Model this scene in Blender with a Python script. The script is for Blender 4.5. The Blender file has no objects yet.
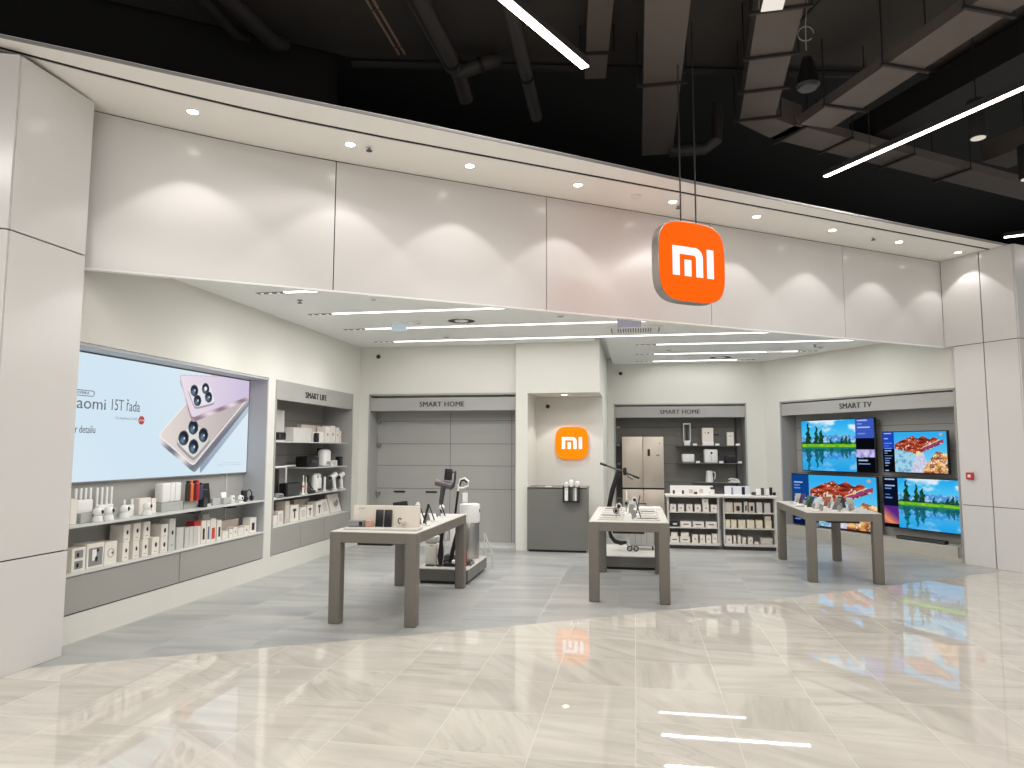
import bpy, bmesh, math, random
from mathutils import Matrix, Vector
random.seed(7)
PI = math.pi; R = math.radians
COL = bpy.context.scene.collection
# ------------------------------------------------------------ materials
def lin(c):
    return tuple(((v/255)/12.92 if v/255 <= .04045 else ((v/255+.055)/1.055)**2.4) for v in c)
MATS = {}
def mat(name, rgb=(200,200,200), rough=.5, metal=0, emit=0, noise=.03, scale=6, spec=.5, alpha=1, trans=0, bump=0):
    if name in MATS: return MATS[name]
    m = bpy.data.materials.new(name); m.use_nodes = True
    nt = m.node_tree; b = nt.nodes['Principled BSDF']; c = lin(rgb)
    b.inputs['Roughness'].default_value = rough; b.inputs['Metallic'].default_value = metal
    b.inputs['Specular IOR Level'].default_value = spec
    if trans: b.inputs['Transmission Weight'].default_value = trans
    if emit:
        b.inputs['Specular IOR Level'].default_value = .05
        b.inputs['Emission Color'].default_value = (*c, 1); b.inputs['Emission Strength'].default_value = emit
        b.inputs['Base Color'].default_value = (*[v*.12 for v in c], 1)
    else:
        tc = nt.nodes.new('ShaderNodeTexCoord'); nz = nt.nodes.new('ShaderNodeTexNoise'); nz.inputs['Scale'].default_value = scale
        nz.inputs['Detail'].default_value = 4
        mx = nt.nodes.new('ShaderNodeMix'); mx.data_type = 'RGBA'
        mx.inputs[6].default_value = (*[v*(1-noise) for v in c], 1); mx.inputs[7].default_value = (*[min(1, v*(1+noise)) for v in c], 1)
        nt.links.new(tc.outputs['Object'], nz.inputs['Vector']); nt.links.new(nz.outputs['Fac'], mx.inputs[0])
        nt.links.new(mx.outputs[2], b.inputs['Base Color'])
        if bump:
            bp = nt.nodes.new('ShaderNodeBump'); bp.inputs['Strength'].default_value = bump; bp.inputs['Distance'].default_value = .01
            nt.links.new(nz.outputs['Fac'], bp.inputs['Height']); nt.links.new(bp.outputs['Normal'], b.inputs['Normal'])
    MATS[name] = m; return m
PLASTER = mat('warm_white_plaster', (220,219,211), .8, noise=.012, scale=2)
PANEL = mat('satin_facade_panel', (215,213,211), .2, noise=.01, scale=1, spec=.5)
SOFFIT = mat('soffit_board', (248,246,241), .6, noise=.01)
CEIL = mat('ceiling_board', (240,241,239), .75, noise=.01)
JOIN = mat('grey_joinery', (166,165,161), .5, noise=.02)
JOIND = mat('grey_slatwall', (150,148,143), .5, noise=.02)
DRAW = mat('grey_drawer_front', (163,160,155), .4, noise=.02)
SHELF = mat('pale_shelf', (205,208,204), .35, noise=.02)
BLACK = mat('black_paint', (17,16,17), .7, noise=.1)
BLK = mat('black_plastic', (18,18,21), .35, noise=.1)
GAP = mat('shadow_gap', (30,28,27), .9)
COUNTER = mat('dark_counter_laminate', (112,112,107), .4, noise=.03)
TBL = mat('taupe_table_laminate', (117,112,104), .45, noise=.04, scale=14)
TBLT = mat('pale_table_top', (210,208,201), .3, noise=.02)
WHITE = mat('white_plastic', (238,237,234), .35, noise=.01)
CART = mat('white_card', (232,226,217), .6, noise=.02)
CARTG = mat('pale_grey_card', (205,203,198), .6, noise=.03)
CARTB = mat('beige_card', (205,192,178), .6, noise=.03)
DUCT = mat('galvanised_duct', (102,94,89), .6, .1, noise=.12, scale=3)
DUCTD = mat('dark_pipe', (62,59,58), .6, noise=.12, scale=4)
SLAB = mat('concrete_slab', (66,62,60), .85, noise=.2, scale=.8)
STEEL = mat('brushed_steel', (170,168,165), .3, .9, noise=.04)
CHAMP = mat('champagne_steel', (206,194,180), .34, .4, noise=.03)
ORANGE = mat('orange_face', (255,97,2), .5, emit=.84)
ORANGE2 = mat('amber_face', (255,140,8), .5, emit=.84)
WLET = mat('white_lit_letter', (250,246,255), .5, emit=.95)
LETTER = mat('grey_lettering', (62,61,60), .6)
RED = mat('red_plastic', (190,52,48), .4)
DGREY = mat('dark_grey_plastic', (62,62,64), .45)
MGREY = mat('mid_grey_plastic', (140,140,140), .45)
ACR = mat('grey_acrylic', (176,180,176), .2)
DIFF = mat('lamp_diffuser', (255,252,246), .5, emit=3)
DIFFW = mat('lamp_diffuser_warm', (255,236,214), .5, emit=9)
DLENS = mat('downlight_lens', (255,250,240), .5, emit=14)
def colmat(rgb, rough=.45): return mat('tint_%d_%d_%d' % rgb, rgb, rough, noise=.03)
def attr_mat(name, strength):
    m = bpy.data.materials.new(name); m.use_nodes = True; nt = m.node_tree; nt.nodes.clear()
    o = nt.nodes.new('ShaderNodeOutputMaterial'); e = nt.nodes.new('ShaderNodeEmission'); a = nt.nodes.new('ShaderNodeAttribute')
    a.attribute_name = 'picture'; e.inputs['Strength'].default_value = strength
    nt.links.new(a.outputs['Color'], e.inputs['Color']); nt.links.new(e.outputs[0], o.inputs[0]); return m
SCREEN = attr_mat('lit_screen_picture', .80)
# ------------------------------------------------------------ mesh builder
class MB:
    def __init__(s): s.bm = bmesh.new()
    def _fin(s, vs, M):
        if M is not None: bmesh.ops.transform(s.bm, matrix=M, verts=vs)
    def box(s, x0, x1, y0, y1, z0, z1, b=0, seg=2, M=None):
        m = Matrix.Translation(((x0+x1)/2, (y0+y1)/2, (z0+z1)/2)) @ Matrix.Diagonal((abs(x1-x0), abs(y1-y0), abs(z1-z0), 1))
        t = bmesh.new(); bmesh.ops.create_cube(t, size=1, matrix=m)
        if b: bmesh.ops.bevel(t, geom=t.edges[:], offset=b, segments=seg, affect='EDGES', profile=.5)
        s._merge(t, M); return s
    def _merge(s, t, M=None):
        if M is not None: bmesh.ops.transform(t, matrix=M, verts=t.verts)
        me = bpy.data.meshes.new('tmp'); t.to_mesh(me); t.free(); s.bm.from_mesh(me); bpy.data.meshes.remove(me)
    def cyl(s, p0, p1, r, r2=None, n=18):
        p0 = Vector(p0); p1 = Vector(p1); d = p1-p0
        q = Vector((0,0,1)).rotation_difference(d.normalized()).to_matrix().to_4x4()
        t = bmesh.new()
        bmesh.ops.create_cone(t, cap_ends=True, segments=n, radius1=r, radius2=r if r2 is None else r2, depth=d.length, matrix=Matrix.Translation((p0+p1)/2) @ q)
        s._merge(t); return s
    def tube(s, pts, r, n=10):
        pts = [Vector(p) for p in pts]; rings = []; up = Vector((.13,.21,.97))
        for i, p in enumerate(pts):
            a = pts[max(0, i-1)]; c = pts[min(len(pts)-1, i+1)]; d = (c-a).normalized()
            x = d.cross(up)
            if x.length < .05: x = d.cross(Vector((1,0,0)))
            x.normalize(); y = d.cross(x).normalized(); rr = r[i] if isinstance(r, (list,tuple)) else r
            rings.append([s.bm.verts.new(p + x*rr*math.cos(2*PI*k/n) + y*rr*math.sin(2*PI*k/n)) for k in range(n)])
        for a, b in zip(rings, rings[1:]):
            for k in range(n): s.bm.faces.new((a[k], a[(k+1)%n], b[(k+1)%n], b[k]))
        s.bm.faces.new(rings[0][::-1]); s.bm.faces.new(rings[-1]); return s
    def lathe(s, prof, n=24, M=None, cap=True):
        rings = []; new = []
        for r, z in prof:
            ring = [s.bm.verts.new((max(r,1e-4)*math.cos(2*PI*k/n), max(r,1e-4)*math.sin(2*PI*k/n), z)) for k in range(n)]
            rings.append(ring); new += ring
        for a, b in zip(rings, rings[1:]):
            for k in range(n): s.bm.faces.new((a[k], a[(k+1)%n], b[(k+1)%n], b[k]))
        if cap: s.bm.faces.new(rings[0][::-1]); s.bm.faces.new(rings[-1])
        s._fin(new, M); return s
    def prism(s, pts, y0, y1, M=None):          # polygon in the XZ plane, extruded along Y
        a = [s.bm.verts.new((x, y0, z)) for x, z in pts]; b = [s.bm.verts.new((x, y1, z)) for x, z in pts]; n = len(pts)
        s.bm.faces.new(a); s.bm.faces.new(b[::-1])
        for k in range(n): s.bm.faces.new((a[k], b[k], b[(k+1)%n], a[(k+1)%n]))
        s._fin(a+b, M); return s
    def slab(s, pts, z0, z1, M=None):           # polygon in the XY plane, extruded along Z
        a = [s.bm.verts.new((x, y, z0)) for x, y in pts]; b = [s.bm.verts.new((x, y, z1)) for x, y in pts]; n = len(pts)
        s.bm.faces.new(a[::-1]); s.bm.faces.new(b)
        for k in range(n): s.bm.faces.new((a[k], a[(k+1)%n], b[(k+1)%n], b[k]))
        s._fin(a+b, M); return s
    def ball(s, c, r, sx=1, sy=1, sz=1, n=16):
        t = bmesh.new(); bmesh.ops.create_uvsphere(t, u_segments=n, v_segments=n//2+2, radius=r, matrix=Matrix.Translation(c) @ Matrix.Diagonal((sx,sy,sz,1)))
        s._merge(t); return s
    def build(s, name, m, parent=None, loc=None, rz=0, smooth=True):
        bmesh.ops.recalc_face_normals(s.bm, faces=s.bm.faces[:])
        me = bpy.data.meshes.new(name); s.bm.to_mesh(me); s.bm.free(); me.materials.append(m)
        if smooth and len(me.polygons) > 6:
            for p in me.polygons: p.use_smooth = True
            me.set_sharp_from_angle(angle=R(38))
        o = bpy.data.objects.new(name, me); COL.objects.link(o)
        if parent: o.parent = parent
        if loc is not None: o.location = loc
        o.rotation_euler = (0, 0, rz); return o
USED = {}
def tag(o, label, cat, group=None, kind=None):
    n = len(label.split())
    if not 4 <= n <= 16: print('LABEL LENGTH', n, label)
    if label in USED and not group: print('DUP LABEL', label)
    USED[label] = 1
    o['label'] = label; o['category'] = cat
    if group: o['group'] = group
    if kind: o['kind'] = kind
    return o
def thing(name, label, cat, loc=(0,0,0), rz=0, group=None):
    o = bpy.data.objects.new(name, None); COL.objects.link(o); o.empty_display_size = .1
    o.location = loc; o.rotation_euler = (0,0,rz); return tag(o, label, cat, group)
def struct(name, mb, m, loc=None, rz=0):
    o = mb.build(name, m, None, loc, rz, smooth=False); o['kind'] = 'structure'; return o
def text_mesh(body, size, m, parent, name, loc, depth=.006, align='CENTER', sx=1, shear=0, rot=(PI/2,0,0), off=0, bold=0):
    cu = bpy.data.curves.new(name, 'FONT'); cu.body = body; cu.size = size; cu.extrude = depth/2; cu.align_x = align; cu.align_y = 'CENTER'
    cu.shear = shear; cu.space_character = 1.06 if bold else 1; cu.offset = off; cu.resolution_u = 3
    t = bpy.data.objects.new('t', cu); COL.objects.link(t); dg = bpy.context.evaluated_depsgraph_get()
    me = bpy.data.meshes.new_from_object(t.evaluated_get(dg)); bpy.data.objects.remove(t); bpy.data.curves.remove(cu)
    if bold:
        b_ = bmesh.new(); b_.from_mesh(me)
        for dx in (-bold, bold):
            g_ = bmesh.ops.duplicate(b_, geom=b_.verts[:]+b_.edges[:]+b_.faces[:] if dx < 0 else first)
            if dx < 0: first = g_['geom']
            bmesh.ops.translate(b_, vec=(dx if dx < 0 else 2*dx, 0, abs(dx)*.05), verts=[v for v in g_['geom'] if isinstance(v, bmesh.types.BMVert)])
        b_.to_mesh(me); b_.free()
    me.materials.clear(); me.materials.append(m); me.name = name
    o = bpy.data.objects.new(name, me); COL.objects.link(o); o.parent = parent; o.location = loc; o.rotation_euler = rot; o.scale = (sx,1,1); return o
# frames. D: X right / Y deep. The shop front runs along sd, sn points into the shop.
SA = R(56); sd = Vector((math.sin(SA), math.cos(SA), 0)); sn = Vector((-sd.y, sd.x, 0))
def SN(s, n, z=0): p = sd*s + sn*n; return Vector((p.x, p.y, z))
RF = R(34)        # local X along the shop front, local Y into the shop
RT = R(-56)       # local X towards the shop front, local Y into the right wall
RL = R(90)        # local X deeper, local Y into the left wall
MS = Matrix.Rotation(RF, 4, 'Z')                     # coordinates (s, n, z) -> world
ZC = 3.4; ZS = 4.5
def zs(s_): return 4.492+.10*max(0, (1.5-s_)/2.5)**2      # the soffit rises a little towards its left end

# ------------------------------------------------------------ floor
def tile_mat(name, tw, tl, ox, oy, base, dark, rough, grout, gw, vein, stretch, vs, varamt, thin=0, spec=.5, turn=1.0):
    m = bpy.data.materials.new(name); m.use_nodes = True; nt = m.node_tree; N = nt.nodes; K = nt.links; b = N['Principled BSDF']
    def nd(t, **k):
        n = N.new(t)
        for a, v in k.items(): setattr(n, a, v)
        return n
    tc = nd('ShaderNodeTexCoord'); mp = nd('ShaderNodeMapping'); mp.inputs['Location'].default_value = (ox, oy, 0)
    K.new(tc.outputs['Object'], mp.inputs['Vector'])
    dv = nd('ShaderNodeVectorMath', operation='DIVIDE'); dv.inputs[1].default_value = (tw, tl, 1); K.new(mp.outputs[0], dv.inputs[0])
    fl = nd('ShaderNodeVectorMath', operation='FLOOR'); K.new(dv.outputs[0], fl.inputs[0])
    fr = nd('ShaderNodeVectorMath', operation='FRACTION'); K.new(dv.outputs[0], fr.inputs[0])
    wn = nd('ShaderNodeTexWhiteNoise', noise_dimensions='2D'); K.new(fl.outputs[0], wn.inputs['Vector'])
    sep = nd('ShaderNodeSeparateXYZ'); K.new(fr.outputs[0], sep.inputs[0])
    sc = nd('ShaderNodeSeparateColor'); K.new(wn.outputs['Color'], sc.inputs[0])
    def math_(op, a, c=None, val=None):
        n = nd('ShaderNodeMath', operation=op); K.new(a, n.inputs[0])
        if c is not None: K.new(c, n.inputs[1])
        elif val is not None: n.inputs[1].default_value = val
        return n.outputs[0]
    ex = math_('SUBTRACT', sep.outputs[0], val=.5); ex = math_('ABSOLUTE', ex); ex = math_('GREATER_THAN', ex, val=.5-gw/tw)
    ey = math_('SUBTRACT', sep.outputs[1], val=.5); ey = math_('ABSOLUTE', ey); ey = math_('GREATER_THAN', ey, val=.5-gw/tl)
    g = math_('MAXIMUM', ex, ey)
    ang = math_('POWER', sc.outputs[0], val=2.2); ang = math_('MULTIPLY', ang, val=turn); ang = math_('SUBTRACT', ang, val=.12)
    vr = nd('ShaderNodeVectorRotate', rotation_type='Z_AXIS'); K.new(mp.outputs[0], vr.inputs['Vector']); K.new(ang, vr.inputs['Angle'])
    off = nd('ShaderNodeVectorMath', operation='SCALE'); K.new(wn.outputs['Color'], off.inputs[0]); off.inputs['Scale'].default_value = 37
    ad = nd('ShaderNodeVectorMath', operation='ADD'); K.new(vr.outputs[0], ad.inputs[0]); K.new(off.outputs[0], ad.inputs[1])
    ml = nd('ShaderNodeVectorMath', operation='MULTIPLY'); ml.inputs[1].default_value = stretch; K.new(ad.outputs[0], ml.inputs[0])
    nz = nd('ShaderNodeTexNoise'); nz.inputs['Scale'].default_value = vs; nz.inputs['Detail'].default_value = 6; nz.inputs['Distortion'].default_value = .5; nz.inputs['Roughness'].default_value = .55
    K.new(ml.outputs[0], nz.inputs['Vector'])
    rp = nd('ShaderNodeValToRGB'); e = rp.color_ramp.elements
    e[0].position = .34; e[0].color = (*lin(dark), 1); e[1].position = .56; e[1].color = (*lin(base), 1)
    c2 = rp.color_ramp.elements.new(.72); c2.color = (*lin(vein), 1)
    K.new(nz.outputs['Fac'], rp.inputs[0])
    n2 = nd('ShaderNodeTexNoise'); n2.inputs['Scale'].default_value = vs*.8; n2.inputs['Detail'].default_value = 5; n2.inputs['Distortion'].default_value = .8
    K.new(ml.outputs[0], n2.inputs['Vector'])
    v1 = math_('SUBTRACT', n2.outputs['Fac'], val=.5); v1 = math_('ABSOLUTE', v1)
    vr2 = nd('ShaderNodeMapRange'); K.new(v1, vr2.inputs[0]); vr2.inputs[1].default_value = 0; vr2.inputs[2].default_value = .022; vr2.inputs[3].default_value = 1; vr2.inputs[4].default_value = 0
    msk = nd('ShaderNodeMapRange'); K.new(sc.outputs[2], msk.inputs[0]); msk.inputs[1].default_value = .5; msk.inputs[2].default_value = 1.0; msk.inputs[3].default_value = 0; msk.inputs[4].default_value = thin
    vmk = math_('MULTIPLY', vr2.outputs[0], msk.outputs[0])
    dk = nd('ShaderNodeMix', data_type='RGBA'); K.new(vmk, dk.inputs[0]); K.new(rp.outputs[0], dk.inputs[6]); dk.inputs[7].default_value = (*[v*.62 for v in lin(dark)], 1)
    tone = nd('ShaderNodeMapRange'); tone.inputs[3].default_value = 1-varamt; tone.inputs[4].default_value = 1.0
    pw = math_('POWER', sc.outputs[1], val=.35); K.new(pw, tone.inputs[0])
    vm = nd('ShaderNodeVectorMath', operation='SCALE'); K.new(dk.outputs[2], vm.inputs[0]); K.new(tone.outputs[0], vm.inputs['Scale'])
    mx = nd('ShaderNodeMix', data_type='RGBA'); K.new(g, mx.inputs[0]); K.new(vm.outputs[0], mx.inputs[6]); mx.inputs[7].default_value = (*lin(grout), 1)
    K.new(mx.outputs[2], b.inputs['Base Color']); b.inputs['Roughness'].default_value = rough; b.inputs['Specular IOR Level'].default_value = spec
    rr = math_('MULTIPLY', g, val=.3); ra = math_('ADD', rr, val=rough); K.new(ra, b.inputs['Roughness'])
    return m
MARBLE = tile_mat('polished_marble_tiles', .57, .61, .02+.57*40, .4+.61*40, (208,203,193), (194,189,180), .02, (205,199,189), .0016, (213,208,199), (.8,5.0,1), 1.5, .17, thin=.34, spec=.5, turn=1.9)
GREYT = tile_mat('grey_stone_tiles', .75, 1.5, .2+.75*40, .3+1.5*40, (172,173,170), (150,153,152), .33, (188,188,182), .004, (184,182,176), (.55,2.6,1), 1.3, .14, turn=.25)
border = [(-6,6.62),(-1.9,6.46),(-1.2,6.414),(-.88,6.38),(-.22,6.33),(1.2,6.21),(2.725,6.106),(5.47,6.0),(7.8,6.05),(10.1,6.13),(18,6.2)]
struct('floor', MB().slab([(s, n) for s, n in border] + [(18,-7),(-10,-7),(-10,6.62)], -.1, 0, MS), MARBLE)
struct('floor', MB().slab([(s, n) for s, n in border][::-1] + [(-6,16),(18,16)], -.1, 0, MS), GREYT)

# ------------------------------------------------------------ walls of the shop
XL = -4.72
w = MB()
w.box(XL-.75, XL, 5.0, 11.5, 0, .235); w.box(XL-.75, XL, 5.0, 11.5, 2.56, ZC+.2)
w.box(XL-.75, XL, 8.42, 8.60, .235, 2.56); w.box(XL-.75, XL, 11.19, 11.5, .235, 2.56); w.box(XL-.75, XL, 5.0, 5.2, .235, 2.56)
w.box(XL-.75, XL-.72, 5.0, 11.5, .235, 2.56)
struct('wall_left', w, PLASTER)
w = MB(); YB = 11.5
w.box(-5.4, -4.55, YB, YB+.6, 0, ZC+.2); w.box(-4.55, -1.94, YB, YB+.6, 2.58, ZC+.2); w.box(-4.55, -1.94, YB+.5, YB+.6, 0, 2.58)
w.box(-1.94, -1.745, YB-.12, YB+1.2, 0, 2.56); w.box(-2.35,-1.94,YB+.5,YB+.6,0,2.58)
w.box(-1.94, -.56, YB-.12, 14.6, 2.56, ZC+.2); w.box(-1.745, -.56, 12.4, 14.6, 0, 2.56)
struct('wall_back', w, PLASTER)
w = MB(); YR = 14.6
w.box(-.7, -.43, YR, YR+.7, 0, ZC+.2); w.box(-.43, 2.2, YR, YR+.7, 2.57, ZC+.2); w.box(2.2, 3.2, YR, YR+.7, 0, ZC+.2); w.box(-.43, 2.2, YR+.62, YR+.7, 0, 2.57)
struct('wall_back', w, PLASTER)
ST = 10.28
w = MB()
w.box(ST, ST+.6, 10.27, 11.2, 0, ZC+.2, M=MS); w.box(ST, ST+.6, 6.8, 10.27, 2.57, ZC+.2, M=MS); w.box(ST+.5, ST+.6, 6.8, 10.27, 0, 2.57, M=MS)
w.box(ST-.005, ST+.6, 6.722, 6.8, 0, ZC+.2, M=MS)
struct('wall_right', w, PLASTER)
# shop ceiling, with a shadow slot along the cash-desk block
fa = 6.875
w = MB()
w.slab([(-5.4, 5.0), (-5.4, 12.2), (-.62, 12.2), (-.62, 10.9), (-.45, 10.9), (-.45, 15.3), (3.2, 15.3)] + [tuple(SN(10.9, 10.5)[:2]), tuple(SN(10.9, 6.9)[:2]), tuple(SN(-1.5, 6.9)[:2])][0:3], ZC, ZC+.15)
w.box(-.62, -.45, 10.9, 15.3, ZC+.12, ZC+.25)
struct('ceiling', w, CEIL)
# bulkhead above the shop front: panels with thin joints
js = [-1.2, 1.13, 3.47, 5.78, 8.10, 10.16]
w = MB(); w.box(-1.2, 10.16, fa+.021, fa+.2, ZC+.01, ZS+.1, M=MS); w.box(-1.2, 10.16, fa+.021, fa+.03, 3.19, ZC+.01, M=MS)
struct('wall_front', w, GAP)
for i in range(5):
    A_, B_ = js[i]+.005, js[i+1]-.005
    p = MB().prism([(A_,3.185)]+[(B_,3.185)]+[(B_-(B_-A_)*k/6, zs(B_-(B_-A_)*k/6)-.010) for k in range(7)], 6.85, fa+.02, MS).build('wall_panel', PANEL, smooth=False)
    tag(p, 'pale satin metal facade panel above the shop opening, %s from the left' % ['first','second','third','fourth','fifth'][i], 'wall panel', 'large facade panels above the shop front')
struct('trim_1', MB().box(-1.2, 10.16, 6.845, fa+.035, 3.168, 3.185, M=MS), CEIL)
# soffit; its shadow line is a near-flush strip coloured dark for the shade
def ribbon(rows, z_off, th):          # rows: (s, n0, n1); a board that follows the soffit height
    mb = MB(); R0 = []
    for (q, n0, n1) in rows: R0.append([mb.bm.verts.new(SN(q, n, zs(q)+z_off+dz)) for n, dz in ((n0,0),(n1,0),(n1,th),(n0,th))])
    for A, B in zip(R0, R0[1:]):
        for k in range(4): mb.bm.faces.new((A[k], A[(k+1)%4], B[(k+1)%4], B[k]))
    mb.bm.faces.new(R0[0]); mb.bm.faces.new(R0[-1][::-1]); return mb
edge = [(-2.2,6.05),(-1.46,5.96),(-.93,5.885),(-.39,5.84),(.18,5.80),(.64,5.775),(1.48,5.76),(3,5.80),(4.55,5.86),(8.05,5.91),(10.5,5.92)]
struct('ceiling', ribbon([(q, 6.155, 6.86) for q, n in edge], 0, .03), SOFFIT)
struct('ceiling', ribbon([(q, n, 6.105) for q, n in edge], 0, .03), SOFFIT)
struct('trim_2', ribbon([(q, 6.10, 6.16) for q, n in edge], .006, .03), GAP)
struct('trim_3', ribbon([(q, n-.015, n) for q, n in edge], -.003, .022), MGREY)
# left pillar (its inner face is parallel to the left wall), clad in panels
XP = -4.50
w = MB(); w.slab([(XP-.02,4.98),(XP-.02,4.285),(XP-2.5,3.32),(XP-2.5,5.0)], 0, ZS+.07)
struct('wall_left', w, GAP)
def pil(z0, z1, k):
    p = MB().box(XP-.03, XP, 4.288, 5.00, z0, z1, .003, 1).build('wall_panel', PANEL)
    tag(p, ['bottom panel on the inner face of the left pillar','middle tall panel on the inner face of the left pillar','top panel on the inner face of the left pillar'][k], 'wall panel', 'cladding panels of the left pillar')
    M = Matrix.Translation((XP, 4.28, 0)) @ Matrix.Rotation(R(22), 4, 'Z')
    p = MB().box(-2.4, -.008, -.01, .02, z0, z1, .003, 1, M=M).build('wall_panel', PANEL)
    tag(p, ['bottom panel on the mall side of the left pillar','middle tall panel on the mall side of the left pillar','top panel on the mall side of the left pillar'][k], 'wall panel', 'cladding panels of the left pillar')
for k, (a, b) in enumerate([(.0, .822), (.832, 3.235), (3.245, 4.578)]): pil(a, b, k)
# right pillar
w = MB(); w.slab([(10.18,6.71),(10.18,5.83),(13.5,5.83),(13.5,6.71)], 0, ZS-.005, MS); struct('wall_right', w, GAP)
for k, (a, b) in enumerate([(.0, .846), (.854, 3.166), (3.174, ZS-.01)]):
    for q, (n0, n1) in enumerate([(6.285, 6.715 if k < 2 else 6.848), (5.82, 6.272)]):
        p = MB().box(10.16, 10.19, n0, n1, a, b, .003, 1, M=MS).build('wall_panel', PANEL)
        tag(p, '%s %s panel on the inner face of the right pillar' % (['bottom','middle tall','top'][k], ['inner','outer'][q]), 'wall panel', 'cladding panels of the right pillar')
    p = MB().box(10.17, 13.5, 5.80, 5.82, a, b, .003, 1, M=MS).build('wall_panel', PANEL)
    tag(p, '%s panel on the mall side of the right pillar' % ['bottom','middle tall','top'][k], 'wall panel', 'cladding panels of the right pillar')

# ------------------------------------------------------------ mall ceiling
w = MB(); w.slab([(-14,-6), tuple(SN(-9,7.9)[:2]), tuple(SN(-.65,7.85)[:2]), (-3.19,7.35), (1.9,8.44), (5.5,9.2), (12,3), (12,-6)], 6.2, 6.6)
struct('ceiling', w, SLAB)
w = MB()
for (a, b) in [((-14,7.95),(1.3,7.95)), ((1.3,7.95),(1.3,14)), ((1.3,14),(22,14)), ((22,14),(22,2))]:
    P, Q = SN(*a), SN(*b); d = (Q-P).normalized(); nn = Vector((-d.y, d.x, 0))*.1
    w.slab([(P.x,P.y),(Q.x,Q.y),((Q+nn).x,(Q+nn).y),((P+nn).x,(P+nn).y)], 4.62, 8.2)
w.slab([(1,2),(22,2),(22,14),(1,14)], 8.2, 8.4, MS)
struct('wall_front', w, BLACK)
struct('trim_4', MB().tube([(-3.2,7.33,6.12),(1.9,8.42,6.12),(5.5,9.18,6.12)], .045, 6), mat('dark_beam', (40,38,38), .7))
HANG = mat('dark_hanger', (40,38,37), .6)
def duct(name, lab, pts, wd, h, hang=(), m=DUCT, group='air ducts under the mall ceiling'):
    t = thing(name, lab, 'duct', pts[0])
    o = Vector(pts[0]); mb = MB()
    P = [Vector(p)-o for p in pts]
    L = []; Rr = []
    for i, p in enumerate(P):
        a = P[max(0,i-1)]; c = P[min(len(P)-1,i+1)]; d = (c-a); d.z = 0; d.normalize(); n = Vector((-d.y, d.x, 0))
        if 0 < i < len(P)-1:
            d1 = (P[i]-P[i-1]).normalized(); k = 1/max(.4, abs(d1.dot(d)))
        else: k = 1
        L.append(p+n*wd/2*k); Rr.append(p-n*wd/2*k)
    for i in range(len(P)-1):
        vs = [mb.bm.verts.new(v+Vector((0,0,z))) for z in (0,h) for v in (L[i],L[i+1],Rr[i+1],Rr[i])]
        for f in ((0,1,2,3),(7,6,5,4),(0,4,5,1),(1,5,6,2),(2,6,7,3),(3,7,4,0)): mb.bm.faces.new([vs[j] for j in f])
    mb.build('duct_body', m, t, smooth=False)
    for (i, f) in hang:
        c = P[i].lerp(P[i+1], f); d = (P[i+1]-P[i]).normalized(); ang = math.atan2(d.y, d.x)
        M = Matrix.Translation(c) @ Matrix.Rotation(ang, 4, 'Z')
        b = MB().box(-.015, .015, -wd/2-.07, wd/2+.07, -.03, 0, M=M)
        for sgn in (-1,1):
            q = M @ Vector((0, sgn*(wd/2+.06), 0)); b.cyl(q, q+Vector((0,0,.75)), .008, n=6)
        b.build('hanger', HANG, t)
    return t
duct('air_duct', 'long straight grey duct running back directly above the hanging orange sign', [(.33,3,5.6),(.34,9.3,5.6)], .40, .3, [(0,.27),(0,.70)])
duct('air_duct', 'grey duct with cross hangers that bends into the sloping run', [(1.19,4.2,5.6),(1.50,8.5,5.6),(1.95,8.95,5.6)], .40, .3, [(0,.48),(0,.66),(0,.82),(0,.98)])
duct('air_duct', 'grey duct sloping away to the right above the shop soffit', [tuple(SN(6.5,6.3,5.6)), tuple(SN(13,6.35,5.6))], .42, .12, [(0,.02),(0,.14),(0,.32),(0,.5)])
duct('air_duct', 'wide grey duct crossing diagonally at the upper right', [(3.6,5.2,5.45),(2.15,8.45,5.45)], .42, .12, [(0,.1),(0,.36),(0,.62),(0,.86)])
duct('air_duct', 'short narrow grey duct beside the left bright strip lamp', [(-.14,5.0,5.9),(-.40,7.75,5.9)], .24, .2, [(0,.8)])
duct('air_duct', 'black duct running diagonally beyond the right strip lamp', [(5.4,5.5,5.75),(3.2,10.0,5.75)], .55, .35, (), BLACK)
duct('air_duct', 'dark duct edge at the top right corner of the view', [(7.6,8.2,6.0),(5.5,11.5,6.0)], .6, .3, [(0,.5)])
def pipe(lab, pts, r, coll=(), m=DUCTD):
    t = thing('ceiling_pipe', lab, 'pipe', pts[0]); o = Vector(pts[0])
    MB().tube([Vector(p)-o for p in pts], r, 14).build('pipe_run', m, t)
    for i, f in coll:
        a = Vector(pts[i])-o; b = Vector(pts[i+1])-o; c = a.lerp(b, f); d = (b-a).normalized()*.02
        MB().cyl(c-d, c+d, r*1.15).build('collar', BLACK, t)
pipe('thick dark pipe with a side elbow at the top left of centre', [(-1.97,4.5,5.85),(-1.92,6.6,5.85),(-1.90,7.3,5.83),(-1.89,7.6,5.7)], .085, [(1,.6)])
pipe('short bent branch of dark pipe joining the thick ceiling pipe', [(-1.9,7.2,5.8),(-1.72,7.2,5.85),(-1.55,7.22,5.92),(-1.47,7.3,5.98)], .075, [(1,.5)])
pipe('dark pipe sloping down between the elbow pipe and strip lamp', [(-1.07,4.5,5.8),(-1.17,8.35,5.8)], .075, [(0,.75)])
pipe('leftmost thin dark pipe under the black mall ceiling', [(-4.05,4.6,6.0),(-4.10,6.4,6.0),(-4.1,6.6,6.1)], .06)
pipe('second dark pipe from the left under the black mall ceiling', [(-3.93,4.6,6.0),(-3.79,6.6,6.0),(-3.78,6.8,6.1)], .085)
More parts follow.
